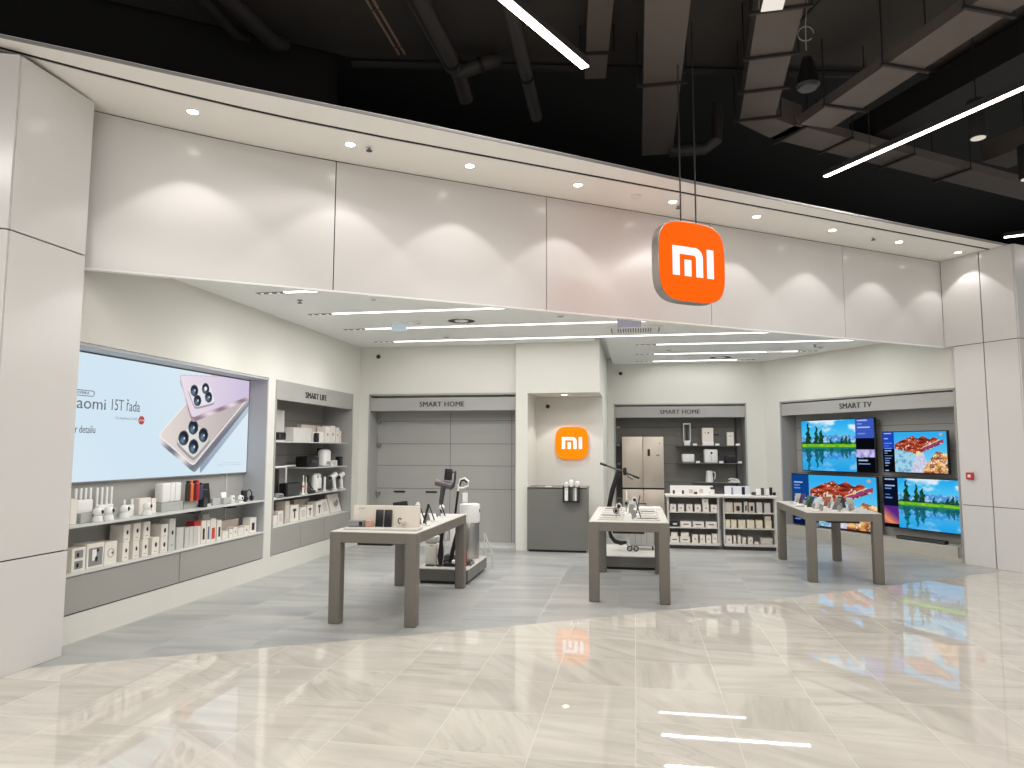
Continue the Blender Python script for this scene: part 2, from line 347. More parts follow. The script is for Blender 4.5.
pipe('dim curved pipe behind the long straight grey duct', [(.5,9.2,5.6),(.95,9.2,5.6),(1.1,9.2,5.7),(1.15,9.2,6.2)], .08)
pipe('thin dark conduit running along the pipe at left of centre', [(-2.12,4.6,5.9),(-2.02,7.3,5.9)], .03)
t = thing('cable_rail', 'pair of thin copper coloured rails hanging under the mall ceiling', 'rail', (-2.28,4.2,5.62))
for x in (-.03,.03):
    MB().box(x-.008, x+.008, 0, 2.25, 0, .02).build('rail', mat('copper_rail', (150,124,106), .5, .3), t)
for y in (.9,1.5,2.1): MB().box(-.045,.045,y,y+.02,0,.03).build('bracket', DUCTD, t)
t = thing('junction_box', 'small grey junction box on a dark cable above the pendant speaker', 'junction box', (1.95,6.9,6.1))
MB().box(-.07,.07,-.07,.07,0,.1,.01).build('case', DUCT, t); MB().tube([(0,0,.05),(-.35,1.0,.05),(-.5,1.6,.05)], .012, 6).build('cable', BLACK, t)
def linear(lab, p, q, wd=.075, power=20, m=DIFFW, h=.07):
    p = Vector(p); q = Vector(q); d = q-p; a = math.atan2(d.y, d.x); L = d.length
    t = thing('linear_lamp', lab, 'strip lamp', p, a, 'strip lamps hanging under the mall ceiling')
    MB().box(0, L, -wd/2-.008, wd/2+.008, .004, h, .004, 1).build('housing', DGREY, t)
    MB().box(.005, L-.005, -wd/2, wd/2, -.004, .004).build('diffuser', m, t)
    for f in (.12,.88): MB().cyl((L*f,0,h),(L*f,0,6.19-p.z),.004,n=6).build('suspension_wire', DUCTD, t)
    li = bpy.data.lights.new('lamp_light','AREA'); li.shape = 'RECTANGLE'; li.size = L*.96; li.size_y = wd*.9; li.energy = power; li.color = (1,.965,.93)
    o = bpy.data.objects.new('lamp_light', li); COL.objects.link(o); o.parent = t; o.location = (L/2,0,-.012)
    return t
linear('bright strip lamp at the top centre of the view', (-2.42,1.92,5.0), (-.39,5.91,5.0), power=60)
linear('long bright strip lamp crossing the upper right of the view', (5.3,4.3,5.0), (2.35,8.9,5.0), .06, power=90)
linear('short lit strip lamp end at the far right edge', (8.6,10.9,5.0), (5.8,12.0,5.0), power=20)
linear('broad pale strip lamp cut off by the top edge', (1.0,2.6,5.05), (1.09,5.42,5.05), .16, power=1.0, m=mat('lamp_pale', (240,232,220), .5, emit=.75))
linear('added unseen strip lamp overhead in the mall, nearest the left pillar', (-7.2,.4,5.0), (-3.6,.4,5.0), power=130)  # this and the next three are added out of view to light the mall
linear('added unseen strip lamp overhead in the mall, behind the viewer', (-2.2,-.6,5.0), (2.4,-.6,5.0), power=150)
linear('added unseen strip lamp overhead in the mall, furthest right', (4.0,1.6,5.0), (8.0,2.4,5.0), power=150)
linear('added unseen strip lamp overhead in the mall, two rows behind the viewer', (-3.4,-3.4,5.0), (3.4,-3.4,5.0), power=130)
# pendant speaker and pendant spot cylinders
t = thing('pendant_speaker', 'black bell shaped speaker hanging under the mall ceiling', 'speaker', (1.6,6.5,4.95))
MB().lathe([(.02,.30),(.045,.28),(.06,.23),(.10,.05),(.105,.02),(.09,0)], 24).build('housing', BLK, t)
MB().lathe([(.085,.002),(.08,-.012),(.02,-.016)], 24).build('grille', DGREY, t)
MB().tube([(0,0,.36),(0,.0,.6),(.03,0,.9),(.02,0,1.2)], .006, 6).build('cable', MGREY, t)
MB().tube([(.07*math.cos(a), 0, .52+.07*math.sin(a)) for a in [k*PI/8 for k in range(15)]], .006, 6).build('cable_loop', MGREY, t)
for i, (x, y, z, l) in enumerate([(3.67,7.98,4.98,'black pendant spotlight under the right strip lamp'), (4.75,9.2,4.93,'larger black pendant spotlight at the right edge')]):
    t = thing('pendant_spotlight', l, 'spotlight', (x,y,z), group='pendant spotlights of the mall')
    MB().lathe([(.085,0),(.09,.01),(.09,.42),(.02,.43)], 24).build('housing', BLACK, t)
    MB().lathe([(.07,-.004),(.07,.004)], 24).build('lens', mat('dim_lens', (225,215,200), .4, emit=.7), t)
    MB().cyl((0,0,.43),(0,0,1.6),.006,n=6).build('wire', BLACK, t)
# soffit downlights, sprinklers, detector
OR = ['first','second','third','fourth','fifth','sixth','seventh','eighth','ninth']
def spot(parent, loc, energy, size, blend=.18, color=(1,.965,.93), r=.03):
    li = bpy.data.lights.new('spot','SPOT'); li.energy = energy; li.spot_size = R(size); li.spot_blend = blend; li.color = color; li.shadow_soft_size = r
    o = bpy.data.objects.new('spot_light', li); COL.objects.link(o); o.parent = parent; o.location = loc; return o
def downlight(name, lab, loc, en, size, group=None, r=.045):
    t = thing(name, lab, 'downlight', loc, group=group)
    MB().lathe([(r+.014,-.003),(r+.014,.001),(r,.001),(r,-.003),(r+.014,-.003)], 24, cap=False).build('rim', WHITE, t)
    MB().lathe([(r,-.002),(r,.001)], 24).build('lens', DLENS, t)
    if en: spot(t, (0,0,-.02), en, size)
    return t
for i, s in enumerate([-.17,1.18,2.38,3.63,4.88,6.14,7.42,8.68,9.92]):
    downlight('downlight', 'recessed round downlight in the entrance soffit, %s from the left' % OR[i], SN(s, 6.41, zs(s)), 13.5, 91, 'downlights in the entrance soffit')
def sprinkler(lab, loc):
    t = thing('sprinkler', lab, 'sprinkler', loc, group='sprinkler heads')
    MB().cyl((0,0,0),(0,0,-.03),.012,n=10).build('stem', MGREY, t); MB().lathe([(.03,-.034),(.03,-.038)],12).build('deflector', DGREY, t)
    MB().lathe([(.035,0),(.03,-.006)],16).build('rose', MGREY, t)
sprinkler('small sprinkler head beside the second soffit downlight', SN(1.36,6.41,ZS)); sprinkler('small sprinkler head behind the hanging sign rods', SN(5.03,6.5,ZS))
sprinkler('small sprinkler head between seventh and eighth soffit downlights', SN(8.2,6.43,ZS)); sprinkler('small sprinkler head in the shop ceiling at far left', (-3.91,7.62,ZC))
sprinkler('small sprinkler head in the shop ceiling right of centre', (3.0,12.35,ZC))
t = thing('smoke_detector', 'small round smoke detector in the soffit left of the sign', 'smoke detector', SN(4.39,6.42,ZS))
MB().lathe([(.06,0),(.06,-.02),(.045,-.035),(.02,-.04)], 20).build('body', WHITE, t); MB().lathe([(.053,-.018),(.056,-.024)],20,cap=False).build('vent_ring', DGREY, t)

# ------------------------------------------------------------ logos
def squircle(a, n=3.7, k=72):
    return [(a*math.copysign(abs(math.cos(t))**(2/n), math.cos(t)), a*math.copysign(abs(math.sin(t))**(2/n), math.sin(t))) for t in [2*PI*i/k for i in range(k)]]
def glyph(mb, S, y0, y1):
    def arc(cx, cz, r, a0, a1, n=7): return [(cx+r*math.cos(R(a0+(a1-a0)*i/n)), cz+r*math.sin(R(a0+(a1-a0)*i/n))) for i in range(n+1)]
    outer = [(-.30,-.18),(-.30,.18)] + arc(.03,.06,.12,90,0) + [(.15,-.18),(.05,-.18)] + arc(.01,.045,.04,0,90) + [(-.20,.085),(-.20,-.18)]
    for P in (outer, [(-.125,-.18),(-.125,.02),(-.025,.02),(-.025,-.18)], [(.215,-.18),(.215,.18),(.315,.18),(.315,-.18)]):
        mb.prism([(x*S, z*S) for x, z in P], y0, y1)
    return mb
SC = .825
t = thing('hanging_sign', 'orange rounded square lightbox sign with white letters hanging at the entrance', 'sign', SN(4.45,5.6,3.515), R(34))
MB().prism(squircle(SC/2), -.055, .055).build('casing', STEEL, t)
fc = MB().prism(squircle(SC/2-.008), -.062, -.055).build('face', ORANGE, t); MB().prism(squircle(SC/2-.008), .055, .062).build('face', ORANGE, t)
glyph(MB(), SC, -.066, -.062).build('lettering', WLET, fc)
for x in (-.09,.10): MB().cyl((x,0,SC/2-.01),(x,0,2.6),.008,n=8).build('suspension_rod', DGREY, t)
t = thing('wall_sign', 'small glowing amber rounded square sign on the cash desk wall', 'sign', (-1.105,12.36,1.745))
fc = MB().prism(squircle(.285), -.02, .035).build('face', ORANGE2, t); glyph(MB(), .58, -.024, -.02).build('lettering', WLET, fc)

# ------------------------------------------------------------ painted pictures for lit screens
def mixc(a, b, t): t = max(0, min(1, t)); return tuple(x+(y-x)*t for x, y in zip(a, b))
def h2(i, j=0): return (math.sin(i*127.1+j*311.7)*43758.5453) % 1
def vn(x, y):
    i, j = math.floor(x), math.floor(y); u, v = x-i, y-j; u = u*u*(3-2*u); v = v*v*(3-2*v)
    return (h2(i,j)*(1-u)+h2(i+1,j)*u)*(1-v)+(h2(i,j+1)*(1-u)+h2(i+1,j+1)*u)*v
def fbm(x, y): return .55*vn(x,y)+.28*vn(2.1*x,2.1*y)+.17*vn(4.3*x,4.3*y)
def lake(u, v):
    refl = v < .47; y = v if not refl else .94-v
    c = mixc((120,220,250), (35,170,240), (y-.5)*2.0)
    cl = fbm(u*4+3, y*6+1); c = mixc(c, (225,240,252), (cl-.52)*5)
    mh = .63+.09*fbm(u*5, 1)+.03*vn(u*18, 3)
    if y < mh: c = mixc((80,150,215), (190,220,245), (vn(u*26, y*26)-.45)*2.2)
    th = .545+.045*vn(u*34,7)
    if y < th: c = mixc((16,84,52), (40,130,70), vn(u*50,y*40))
    for k, (cx, hh, ww) in enumerate([(.13,.98,.085),(.29,.90,.075),(.38,.83,.075),(.56,.66,.04),(.76,.68,.055),(.83,.71,.06),(.90,.64,.05)]):
        if .5 < y < hh and abs(u-cx-.01*math.sin(y*40)) < ww*((hh-y)/(hh-.5))**.7*(.45+.6*vn(y*45, k*9)): c = mixc((6,44,36), (44,100,56), vn(u*70,y*70)*1.2-.2)
    if .47 <= v < .53: c = mixc((165,220,50), (70,160,40), vn(u*18, v*60))
    if refl:
        c = mixc(c, (30,150,225), .30 + .25*(.47-v)*2)
        if v > .455: c = (80,120,60)
    return c
def rock(u, v):
    c = mixc((150,220,245), (50,175,240), v*1.1)
    if v < .58 and u < .47: c = mixc((160,215,235), (120,165,200), (vn(u*26,v*26)-.55)*4)
    if v < .58 and abs(u-.50) < .03+.30*(.58-v): c = mixc((232,228,248), (176,186,216), vn(u*34,v*34))
    if u > .56 and v < .52-.25*abs(u-.8) and v < (u-.50)*1.7:
        c = mixc((120,48,32), (246,196,120), vn(u*14, v*14)*1.3-.15)
        if vn(u*44,v*44) > .72: c = (250,228,196)
    top = .70+.60*u if u < .28 else .868-.03*math.sin(u*30)-.14*max(0,u-.55); bot = .58-.34*max(0,u-.06) if u < .44 else .44+.55*(u-.44)
    bot = max(bot, .44)
    if .01 < u < .95 and bot < v < top:
        c = mixc((88,20,20), (214,98,62), vn(u*8+v*22, v*16-u*7)*1.15-.05)
        if vn(u*34, v*34) > .8: c = (238,200,176)
        if u > .55 and abs(v-bot-.06) < .028: c = (146,66,120)
        if u > .55 and abs(v-bot-.115) < .012: c = (235,200,170)
    if math.hypot((u-.47)*1.2, v-.47) < .055: c = (240,222,160)
    if math.hypot(u-.90, v-.93) < .03: c = (210,170,160)
    return c
def bar(u, v, kind):
    c = mixc((20,60,130), (30,50,120), v)
    if kind == 0: c = (60,90,190) if v > .64 else (8,10,18)
    if kind == 1: c = (30,70,190) if v > .58 else (8,8,14)
    if kind == 2: c = (16,66,135) if v > .45 else (8,24,60)
    if kind == 3:
        c = (10,18,40)
        if v < .42: c = mixc((240,150,90), (90,40,130), abs(v-.2+.25*u)*4)
        if v < .06: c = (8,8,14)
    row = int(v*16); f = v*16-row
    if .3 < f < .62 and h2(row, kind) > .42 and .12 < u < .35+.5*h2(row, kind+3) and not (kind == 3 and v < .45):
        c = (170,195,240) if h2(row, 5) > .4 else (110,150,220)
    if kind == 0 and .28 < v < .42: c = mixc((120,120,200), (220,210,240), vn(u*9, v*20))
    return c
def poly(p, q, k=.02):          # rounded signed distance to a convex polygon, clockwise from the left
    m = []
    for i in range(len(p)):
        ax, az = p[i]; bx, bz = p[(i+1) % len(p)]; L = math.hypot(bx-ax, bz-az)
        m.append(((q[0]-ax)*-(bz-az)+(q[1]-az)*(bx-ax))/L)
    t = max(m); return t+k*math.log(sum(math.exp((v-t)/k) for v in m))
LOWP = [(1.44,.44),(2.60,1.42),(3.30,1.06),(2.07,.10)]; MODL = [(1.73,.385),(2.05,.63),(2.39,.42),(2.07,.18)]
UPP = [(1.74,1.12),(3.30,1.24),(3.30,1.02),(2.00,.645)]; MODU = [(1.90,.985),(2.32,1.07),(2.44,.855),(2.05,.77)]
def phonead(x, z):           # metres in the poster: x 0..3.2, z 0..1.18
    c = mixc((226,240,250), (214,234,247), .5+.5*math.sin(x*1.1+z))
    if poly(LOWP, (x-.12, z+.10)) < 0 and x > 2.2: c = mixc((150,165,185), (205,220,232), (x-2.2)*.8)
    d = poly(LOWP, (x, z)); ds = min(poly(LOWP, (x-.03*j/3, z+.08*j/3)) for j in (1,2,3))
    if ds < 0: c = mixc((120,122,132), (232,225,226), .5+.5*math.sin(x*9-z*14))
    if d < 0: c = mixc((232,220,214), (196,186,186), (x-1.5)*.8) if d < -.016 else (246,242,240)
    e = poly(MODL, (x, z), .025); e2 = poly(MODL, (x, z+.03), .025)
    if e2 < 0: c = (158,156,160)
    if e < 0: c = mixc((242,240,236), (214,210,206), (x-1.7)*1.4) if e < -.008 else (188,184,180)
    for k, (cx, cz) in enumerate(((2.04,.545),(1.875,.42),(2.235,.46),(2.06,.325))):
        r = math.hypot((x-cx), (z-cz)*1.08)
        if r < .092: c = mixc((120,150,180), (38,44,54), math.hypot(x-cx+.02, z-cz+.03)/.07)
        if .078 < r < .092: c = (78,86,98)
        if math.hypot(x-cx-.01, z-cz+.005) < .014: c = (215,228,240)
    d = poly(UPP, (x, z)); d2 = min(poly(UPP, (x-.01, z+.05*j/3)) for j in (1,2,3))
    if d2 < 0: c = mixc((150,128,145), (236,218,226), .5+.5*math.sin(x*8+z*20))
    if d < 0: c = mixc((240,226,236), (206,196,226), (x-1.8)*.7) if d < -.010 else (214,196,208)
    e = poly(MODU, (x, z), .02); e2 = poly(MODU, (x, z+.025), .02)
    if e2 < 0: c = (170,160,172)
    if e < 0: c = (238,234,240)
    for k, (cx, cz) in enumerate(((2.03,.965),(2.24,1.005),(2.095,.855),(2.305,.91))):
        r = math.hypot(x-cx, (z-cz)*1.08)
        if r < .072: c = mixc((125,150,178), (40,46,58), math.hypot(x-cx+.015, z-cz+.02)/.055)
        if .060 < r < .072: c = (82,88,100)
        if k == 1 and r < .026: c = (240,244,248)
        elif math.hypot(x-cx-.01, z-cz) < .012: c = (215,228,240)
    return c
def screen(name, w, h, nx, nz, fn, parent, loc):
    me = bpy.data.meshes.new(name); vs = []; fs = []; cs = []
    for j in range(nz+1):
        for i in range(nx+1):
            vs.append((w*i/nx, 0, h*j/nz)); cs.append((*lin(tuple(max(0,min(255,q)) for q in fn(i/nx, j/nz))), 1))
    for j in range(nz):
        for i in range(nx): a = j*(nx+1)+i; fs.append((a, a+1, a+nx+2, a+nx+1))
    me.from_pydata(vs, [], fs); at = me.color_attributes.new('picture', 'FLOAT_COLOR', 'POINT')
    at.data.foreach_set('color', [v for c in cs for v in c]); me.materials.append(SCREEN)
    o = bpy.data.objects.new(name, me); COL.objects.link(o); o.parent = parent; o.location = loc; return o

# ------------------------------------------------------------ cabinets in the left wall
def header(t, x0, x1, z0, z1, txt, y=0.0, tx=None, size=.122, sx=1):
    h = MB().box(x0, x1, y, y+.05, z0, z1, .004, 1).build('header_panel', JOIN, t)
    text_mesh(txt, size, LETTER, h, 'lettering', (tx if tx is not None else (x0+x1)/2, y-.004, (z0+z1)/2-.004), .008, sx=sx, bold=.0024 if txt != 'SMART LIFE' else .0012)
    return h
# bay 1: big lit poster, one shelf, drawers
Y0, Y1 = 5.2, 8.42
t = thing('display_cabinet', 'long grey wall cabinet under the big phone advertising screen', 'cabinet', (XL, Y0, .235), RL)
W = Y1-Y0
MB().box(0, W, .30, .34, .335, 2.32).build('back_panel', JOIN, t)
m = MB(); m.box(W-.025, W, .0, .34, 0, 2.32); m.box(0, W, 0, .34, 2.295, 2.32); m.build('surround', mat('cool_grey_joinery', (178,180,184), .5, noise=.02), t)
MB().box(0, W, -.02, .3, .325, .34, .003, 1).build('cabinet_top', SHELF, t)
MB().box(0, W-.025, .01, .3, 0, .325).build('carcass', GAP, t)
MB().box(0, 1.525, -.008, .01, .012, .318, .002, 1).build('drawer', DRAW, t); MB().box(1.535, W-.03, -.008, .01, .012, .318, .002, 1).build('drawer', DRAW, t)
sh = MB().box(0, W-.02, -.03, .3, .728, .742, .002, 1).build('shelf', SHELF, t)
for u in (1.75, 2.45): MB().box(u, u+.12, .0, .3, .70, .728).build('shelf_bracket', BLK, t)
MB().box(2.79, 2.81, .285, .30, .34, 1.1).build('wall_rail', CARTG, t)
t = thing('advertising_screen', 'large glowing pale blue advertising screen showing two phones on left wall', 'screen', (XL-.255, 5.2, 1.335), RL)
MB().box(-.01, 3.19, .003, .04, -.012, 1.187).build('frame', MGREY, t)
screen('picture', 3.18, 1.18, 420, 156, lambda u, v: phonead(u*3.18, v*1.18), t, (0,0,0))
ADT = mat('poster_ink', (112,116,124), .6)
text_mesh('xiaomi', .155, ADT, t, 'headline_text', (.69,-.002,.715), .002, 'RIGHT', sx=1.2)
text_mesh('15T řada', .155, ADT, t, 'headline_text', (.735,-.002,.72), .002, 'LEFT', sx=.74)
text_mesh('r detailu', .10, ADT, t, 'caption_text', (.57,-.002,.475), .002, 'RIGHT', sx=.74)
text_mesh('Co-engineered with', .042, mat('pale_ink', (175,185,195), .6), t, 'caption_text', (1.12,-.002,.60), .002, 'RIGHT', sx=.9)
em = MB().lathe([(.044,0),(.044,.003)], 28, Matrix.Translation((1.18,0,.59)) @ Matrix.Rotation(R(90),4,'X')).build('red_dot_emblem', RED, t)
text_mesh('Leica', .036, WHITE, em, 'emblem_text', (1.18,-.005,.59), .002, shear=.3)
m = MB()
for z in (.782,.832): m.box(.20,.50,-.003,0,z,z+.007)
m.tube([(.50,-.0015,.785),(.52,-.0015,.79),(.531,-.0015,.811),(.52,-.0015,.832),(.50,-.0015,.836)], .004, 6); bo = m.build('badge_outline', ADT, t)
text_mesh('NOVINKA', .038, ADT, bo, 'badge_text', (.38,-.002,.811), .002)
m = MB(); m.box(2.55,3.05,-.002,0,.10,.104); m.box(2.65,3.05,-.002,0,.125,.129); m.build('small_print', mat('pale_ink', (175,185,195), .6), t)
# bay 2: SMART LIFE
Y0, Y1 = 8.60, 11.19; W = Y1-Y0
t = thing('display_cabinet', 'grey shelving bay lettered SMART LIFE in the left wall', 'cabinet', (XL, Y0, .235), RL)
m = MB(); m.box(0, .03, -.01, .55, 0, 2.325); m.box(W-.03, W, -.01, .55, 0, 2.325); m.box(0, W, 0, .55, 2.30, 2.325); m.build('surround', JOIN, t)
m = MB(); m.box(0, W, .50, .54, 0, 2.32); m.build('back_panel', JOIND, t)
m = MB()
for z in (.8,1.3,1.82): m.box(.03, W-.03, .498, .5, z, z+.007)
m.build('panel_groove', mat('soft_groove', (98,96,92), .7), t)
header(t, .03, W-.03, 2.06, 2.30, 'SMART LIFE', -.005, size=.125, sx=1.05, tx=1.20)
MB().box(.03, W-.03, .0, .5, .35, .368, .002, 1).build('cabinet_top', SHELF, t)
for k in range(3):
    a = [.03, .83, 1.61, W-.03][k:k+2]
    MB().box(a[0]+.004, a[1]-.004, -.004, .014, .008, .345, .002, 1).build('drawer', DRAW, t)
MB().box(.03, W-.03, .014, .5, 0, .35).build('carcass', GAP, t)
for z in (.728, 1.118, 1.498):
    MB().box(1.2 if z == 1.118 else .05, W-.12, .02, .5, z-.012, z, .002, 1).build('shelf', SHELF, t)

# bay 3: SMART HOME (left, empty slat wall)
t = thing('display_cabinet', 'empty grey slat wall bay lettered SMART HOME behind the vacuum podium', 'cabinet', (-4.55, YB, 0))
W = 2.61
m = MB(); m.box(0,.03,-.01,.42,0,2.575); m.box(W-.03,W,-.01,.42,0,2.575); m.box(0,W,-.01,.42,2.55,2.575); m.build('surround', JOIN, t)
GRV = mat('soft_groove', (98,96,92), .7)
MB().box(.03,W-.03,.38,.42,.05,2.55).build('back_panel', JOIN, t)
header(t, .03, W-.03, 2.285, 2.51, 'SMART HOME', .01, size=.122)
m = MB()
for z in (2.12,1.72,1.34,.94): m.box(.03,W-.03,.378,.3805,z,z+.008)
for x in (1.36,2.45): m.box(x,x+.008,.378,.3805,.05,2.285)
m.build('panel_groove', GRV, t)
for x in (.35,.93): MB().box(x,x+.2,.366,.3805,.875,.90).build('grip_slot', BLK, t)
for z in (2.11,1.70,.86): MB().box(.04,.10,.30,.38,z-.02,z+.02).build('bracket', STEEL, t)
MB().box(.03,W-.03,.02,.42,0,.05,.003,1).build('plinth', SHELF, t)

# bay 4: SMART HOME (right) with shelves
t = thing('display_cabinet', 'grey shelving bay with shade-coloured back, lettered SMART HOME behind the fridge', 'cabinet', (-.43, YR, 0))
W = 2.63
m = MB(); m.box(0,.03,-.01,.6,0,2.57); m.box(W-.03,W,-.01,.6,0,2.57); m.box(0,W,-.01,.6,2.545,2.57); m.build('surround', JOIN, t)
DJ = mat('shaded_slatwall', (128,126,121), .5, noise=.03)  # joinery grey darkened: the shade inside this bay is put into the colour
MB().box(.03,W-.03,.55,.6,0,2.545).build('back_panel', DJ, t)
header(t, .03, W-.03, 2.285, 2.515, 'SMART HOME', .01, size=.122, tx=1.33)
m = MB()
for z in (2.1,1.72,1.33,.95,.5): m.box(.03,W-.03,.548,.551,z,z+.008)
m.build('panel_groove', mat('dark_groove', (78,76,73), .7), t)
for z, x0 in ((1.715,1.27),(1.36,1.27),(.97,1.6)):
    MB().box(x0, W-.13, .12, .55, z-.012, z, .002, 1).build('shelf', mat('grey_metal_shelf', (120,120,116), .4), t)
MB().box(W-.16,W-.13,.50,.55,.3,2.285).build('upright', DGREY, t)
for z in (2.1,1.72,1.33,1.1): MB().box(.04,.11,.46,.54,z-.02,z+.02).build('bracket', STEEL, t)
for x,z in ((1.98,1.93),(1.98,1.53)): MB().box(x,x+.17,.535,.55,z,z+.02).build('grip_slot', BLK, t)

# bay 5: SMART TV, in the right wall
t = thing('display_cabinet', 'grey wall bay lettered SMART TV holding four lit televisions', 'cabinet', SN(ST, 10.27, 0), RT)
W = 3.47
m = MB(); m.box(0,.03,-.01,.42,0,2.565); m.box(W-.03,W,-.01,.42,0,2.565); m.box(0,W,-.01,.42,2.54,2.565); m.build('surround', JOIN, t)
MB().box(.03,W-.03,.37,.42,.2,2.54).build('back_panel', JOIN, t)
m = MB()
for z in (2.05,1.62,1.2,.75): m.box(.03,W-.03,.368,.371,z,z+.008)
m.build('panel_groove', GRV, t)
header(t, .03, W-.03, 2.29, 2.515, 'SMART TV', .01, tx=1.70, size=.135)
m = MB(); m.box(.03,W-.12,.03,.37,.03,.21,.004,1); m.box(.03,W-.03,.0,.05,0,.045); m.build('bench', mat('pale_bench', (186,182,172), .45), t)
MB().box(W-.12,W-.03,.05,.37,.0,.2).build('bench_end', JOIND, t)
def tv(lab, n0, n1, z0, z1, fn, kind, side, s=10.47, fb=.24):
    w, h = n0-n1, z1-z0
    t = thing('television', lab, 'television', SN(s, n0, z0), RT, 'televisions in the wall bay')
    MB().box(0, w, 0, .05, 0, h, .006, 1).build('casing', BLK, t)
    MB().box(w*.3, w*.7, .05, .18, h*.3, h*.7).build('wall_mount', DGREY, t)
    def f(u, v):
        if side == 'R': return fn(u/(1-fb), v) if u < 1-fb else bar((u-(1-fb))/fb, v, kind)
        return bar(u/fb, v, kind) if u < fb else fn((u-fb)/(1-fb), v)
    screen('screen', w-.03, h-.03, 150, 84, f, t, (.015,-.002,.015)); return t
tv('upper left television showing a mountain lake with spruces', 9.95, 8.35, 1.24, 2.19, lake, 0, 'R', fb=.235)
tv('upper right television showing a red rock slab', 8.22, 7.09, 1.265, 1.945, rock, 1, 'L', fb=.19)
tv('lower left television showing a red rock slab', 10.22, 8.35, .235, 1.185, rock, 2, 'L', fb=.22)
tv('lower right television showing a mountain lake with spruces', 8.25, 6.86, .37, 1.195, lake, 3, 'L', fb=.2)
t = thing('soundbar', 'black soundbar lying on the bench below the lower right television', 'soundbar', SN(10.36,7.96,.212), RT)
MB().box(0,.82,0,.09,0,.055,.012,2).build('body', BLK, t); MB().box(.01,.81,-.002,.004,.008,.047).build('grille', DGREY, t)
for i, n in enumerate((8.47, 8.36)):
    t = thing('remote_stand', ['left small dark remote on a stand between the lower televisions','right small dark remote on a stand between the lower televisions'][i], 'remote control', SN(10.40,n,.212), RT)
    MB().box(-.02,.04,0,.05,0,.02,.004,1).build('stand_base', DGREY, t)
    MB().box(-.008,.028,.0,.015,.02,.19,.004,2, M=Matrix.Rotation(R(-10),4,'X')).build('remote', BLK, t)
t = thing('tissue_box', 'small grey round container on the bench below the lower left television', 'container', SN(10.38,9.62,.212), RT)
MB().lathe([(.06,0),(.075,.01),(.075,.09),(.068,.1)],20).build('body', MGREY, t); MB().lathe([(.078,.1),(.078,.13),(.06,.135)],20).build('lid', DGREY, t)
t = thing('fire_alarm_button', 'small red fire alarm call point on the right pillar', 'alarm button', SN(10.158,6.615,1.22), RT)
MB().box(0,.10,-.035,0,0,.10,.006,1).build('casing', RED, t); MB().box(.03,.07,-.039,-.034,.03,.07).build('white_button', WHITE, t)

# ------------------------------------------------------------ shop ceiling fittings
def strip(lab, x0, x1, y, left=True, right=False, power=1.0):
    t = thing('linear_ceiling_light', lab, 'ceiling light', (x0, y, ZC), 0, 'linear lights in the shop ceiling')
    L = x1-x0; a = .34 if left else 0; b = L-(.34 if right else 0)
    MB().box(a, b, -.0, .028, -.006, .02).build('slot', BLK, t)
    MB().box(a, b, -.055, 0, -.008, .02).build('diffuser', DIFF, t)
    for (q, on) in ((0, left), (b, right)):
        if not on: continue
        MB().box(q+.0, q+.34, -.055, .028, -.003, .015).build('spot_housing', BLK, t)
        for k in range(3):
            MB().lathe([(.02,-.004),(.02,-.008),(.012,-.010)],12,Matrix.Translation((q+.06+.1*k,-.015,0))).build('spot_lens', mat('dim_spot', (225,215,195), .4, emit=1.0), t)
    li = bpy.data.lights.new('strip_light','AREA'); li.shape = 'RECTANGLE'; li.size = (b-a)*.98; li.size_y = .05; li.energy = 7.5*(b-a)*power; li.color = (1,.99,.975)
    o = bpy.data.objects.new('strip_light', li); COL.objects.link(o); o.parent = t; o.location = ((a+b)/2, -.0275, -.012)
    if left: spot(t, (.16,-.015,-.02), 16*power, 130, 1, r=.02)
strip('short linear ceiling light nearest the left front of the shop', -4.22, -2.1, 7.22, power=1.6)
strip('second linear ceiling light from the front, over the left side', -4.22, -.3, 8.5, power=1.4)
strip('third linear ceiling light from the front, ending by the exit sign', -4.24, 1.4, 9.69, power=1.15)
strip('longest linear ceiling light, in front of the cash desk block', -4.24, 3.3, 10.93, power=.17)
strip('linear ceiling light over the right side, nearest of three', .03, 3.62, 11.93, power=1.1)
strip('linear ceiling light over the right side, middle of three', .03, 3.23, 13.15, True, True, .9)
strip('linear ceiling light over the right side, closest to the back', .03, 2.33, 14.24, True, True, .25)
for i, (x, y, r) in enumerate([(-2.33,9.20,.22), (1.62,13.72,.24)]):
    t = thing('air_diffuser', ['round ceiling air diffuser over the left table','round ceiling air diffuser near the right back wall'][i], 'air vent', (x,y,ZC))
    MB().lathe([(r,0),(r,-.012),(r*.86,-.016),(r*.86,0)], 32, cap=False).build('rim', WHITE, t)
    m = MB()
    for k in range(24):
        a = 2*PI*k/24; m.box(r*.45, r*.84, -.008, .008, -.012, -.004, M=Matrix.Rotation(a,4,'Z'))
    m.build('vane_ring', DGREY, t); MB().lathe([(r*.42,0),(r*.42,-.014),(.02,-.016)], 24).build('centre_disc', WHITE, t)
t = thing('air_conditioner', 'square ceiling air conditioner grille behind the exit sign', 'air conditioner', (.02,10.28,ZC))
m = MB(); m.box(-.40,.40,-.25,.25,-.022,0,.006,1); m.build('cover', WHITE, t)
m = MB()
for k in range(14): m.box(-.25+.036*k,-.25+.036*k+.012,-.16,.16,-.027,-.02)
m.build('grille', DGREY, t)
for x in (-.35,.33): MB().box(x,x+.02,-.2,.2,-.026,-.02).build('louver', MGREY, t)
t = thing('exit_sign', 'pale lit exit sign box hanging flat below the shop ceiling', 'exit sign', (-.22,9.36,ZC))
MB().box(0,.32,0,.03,-.13,-.02,.003,1).build('panel', mat('pale_sign', (214,208,226), .4, emit=.3), t); MB().box(.02,.30,-.01,.04,-.03,0).build('mount', WHITE, t)
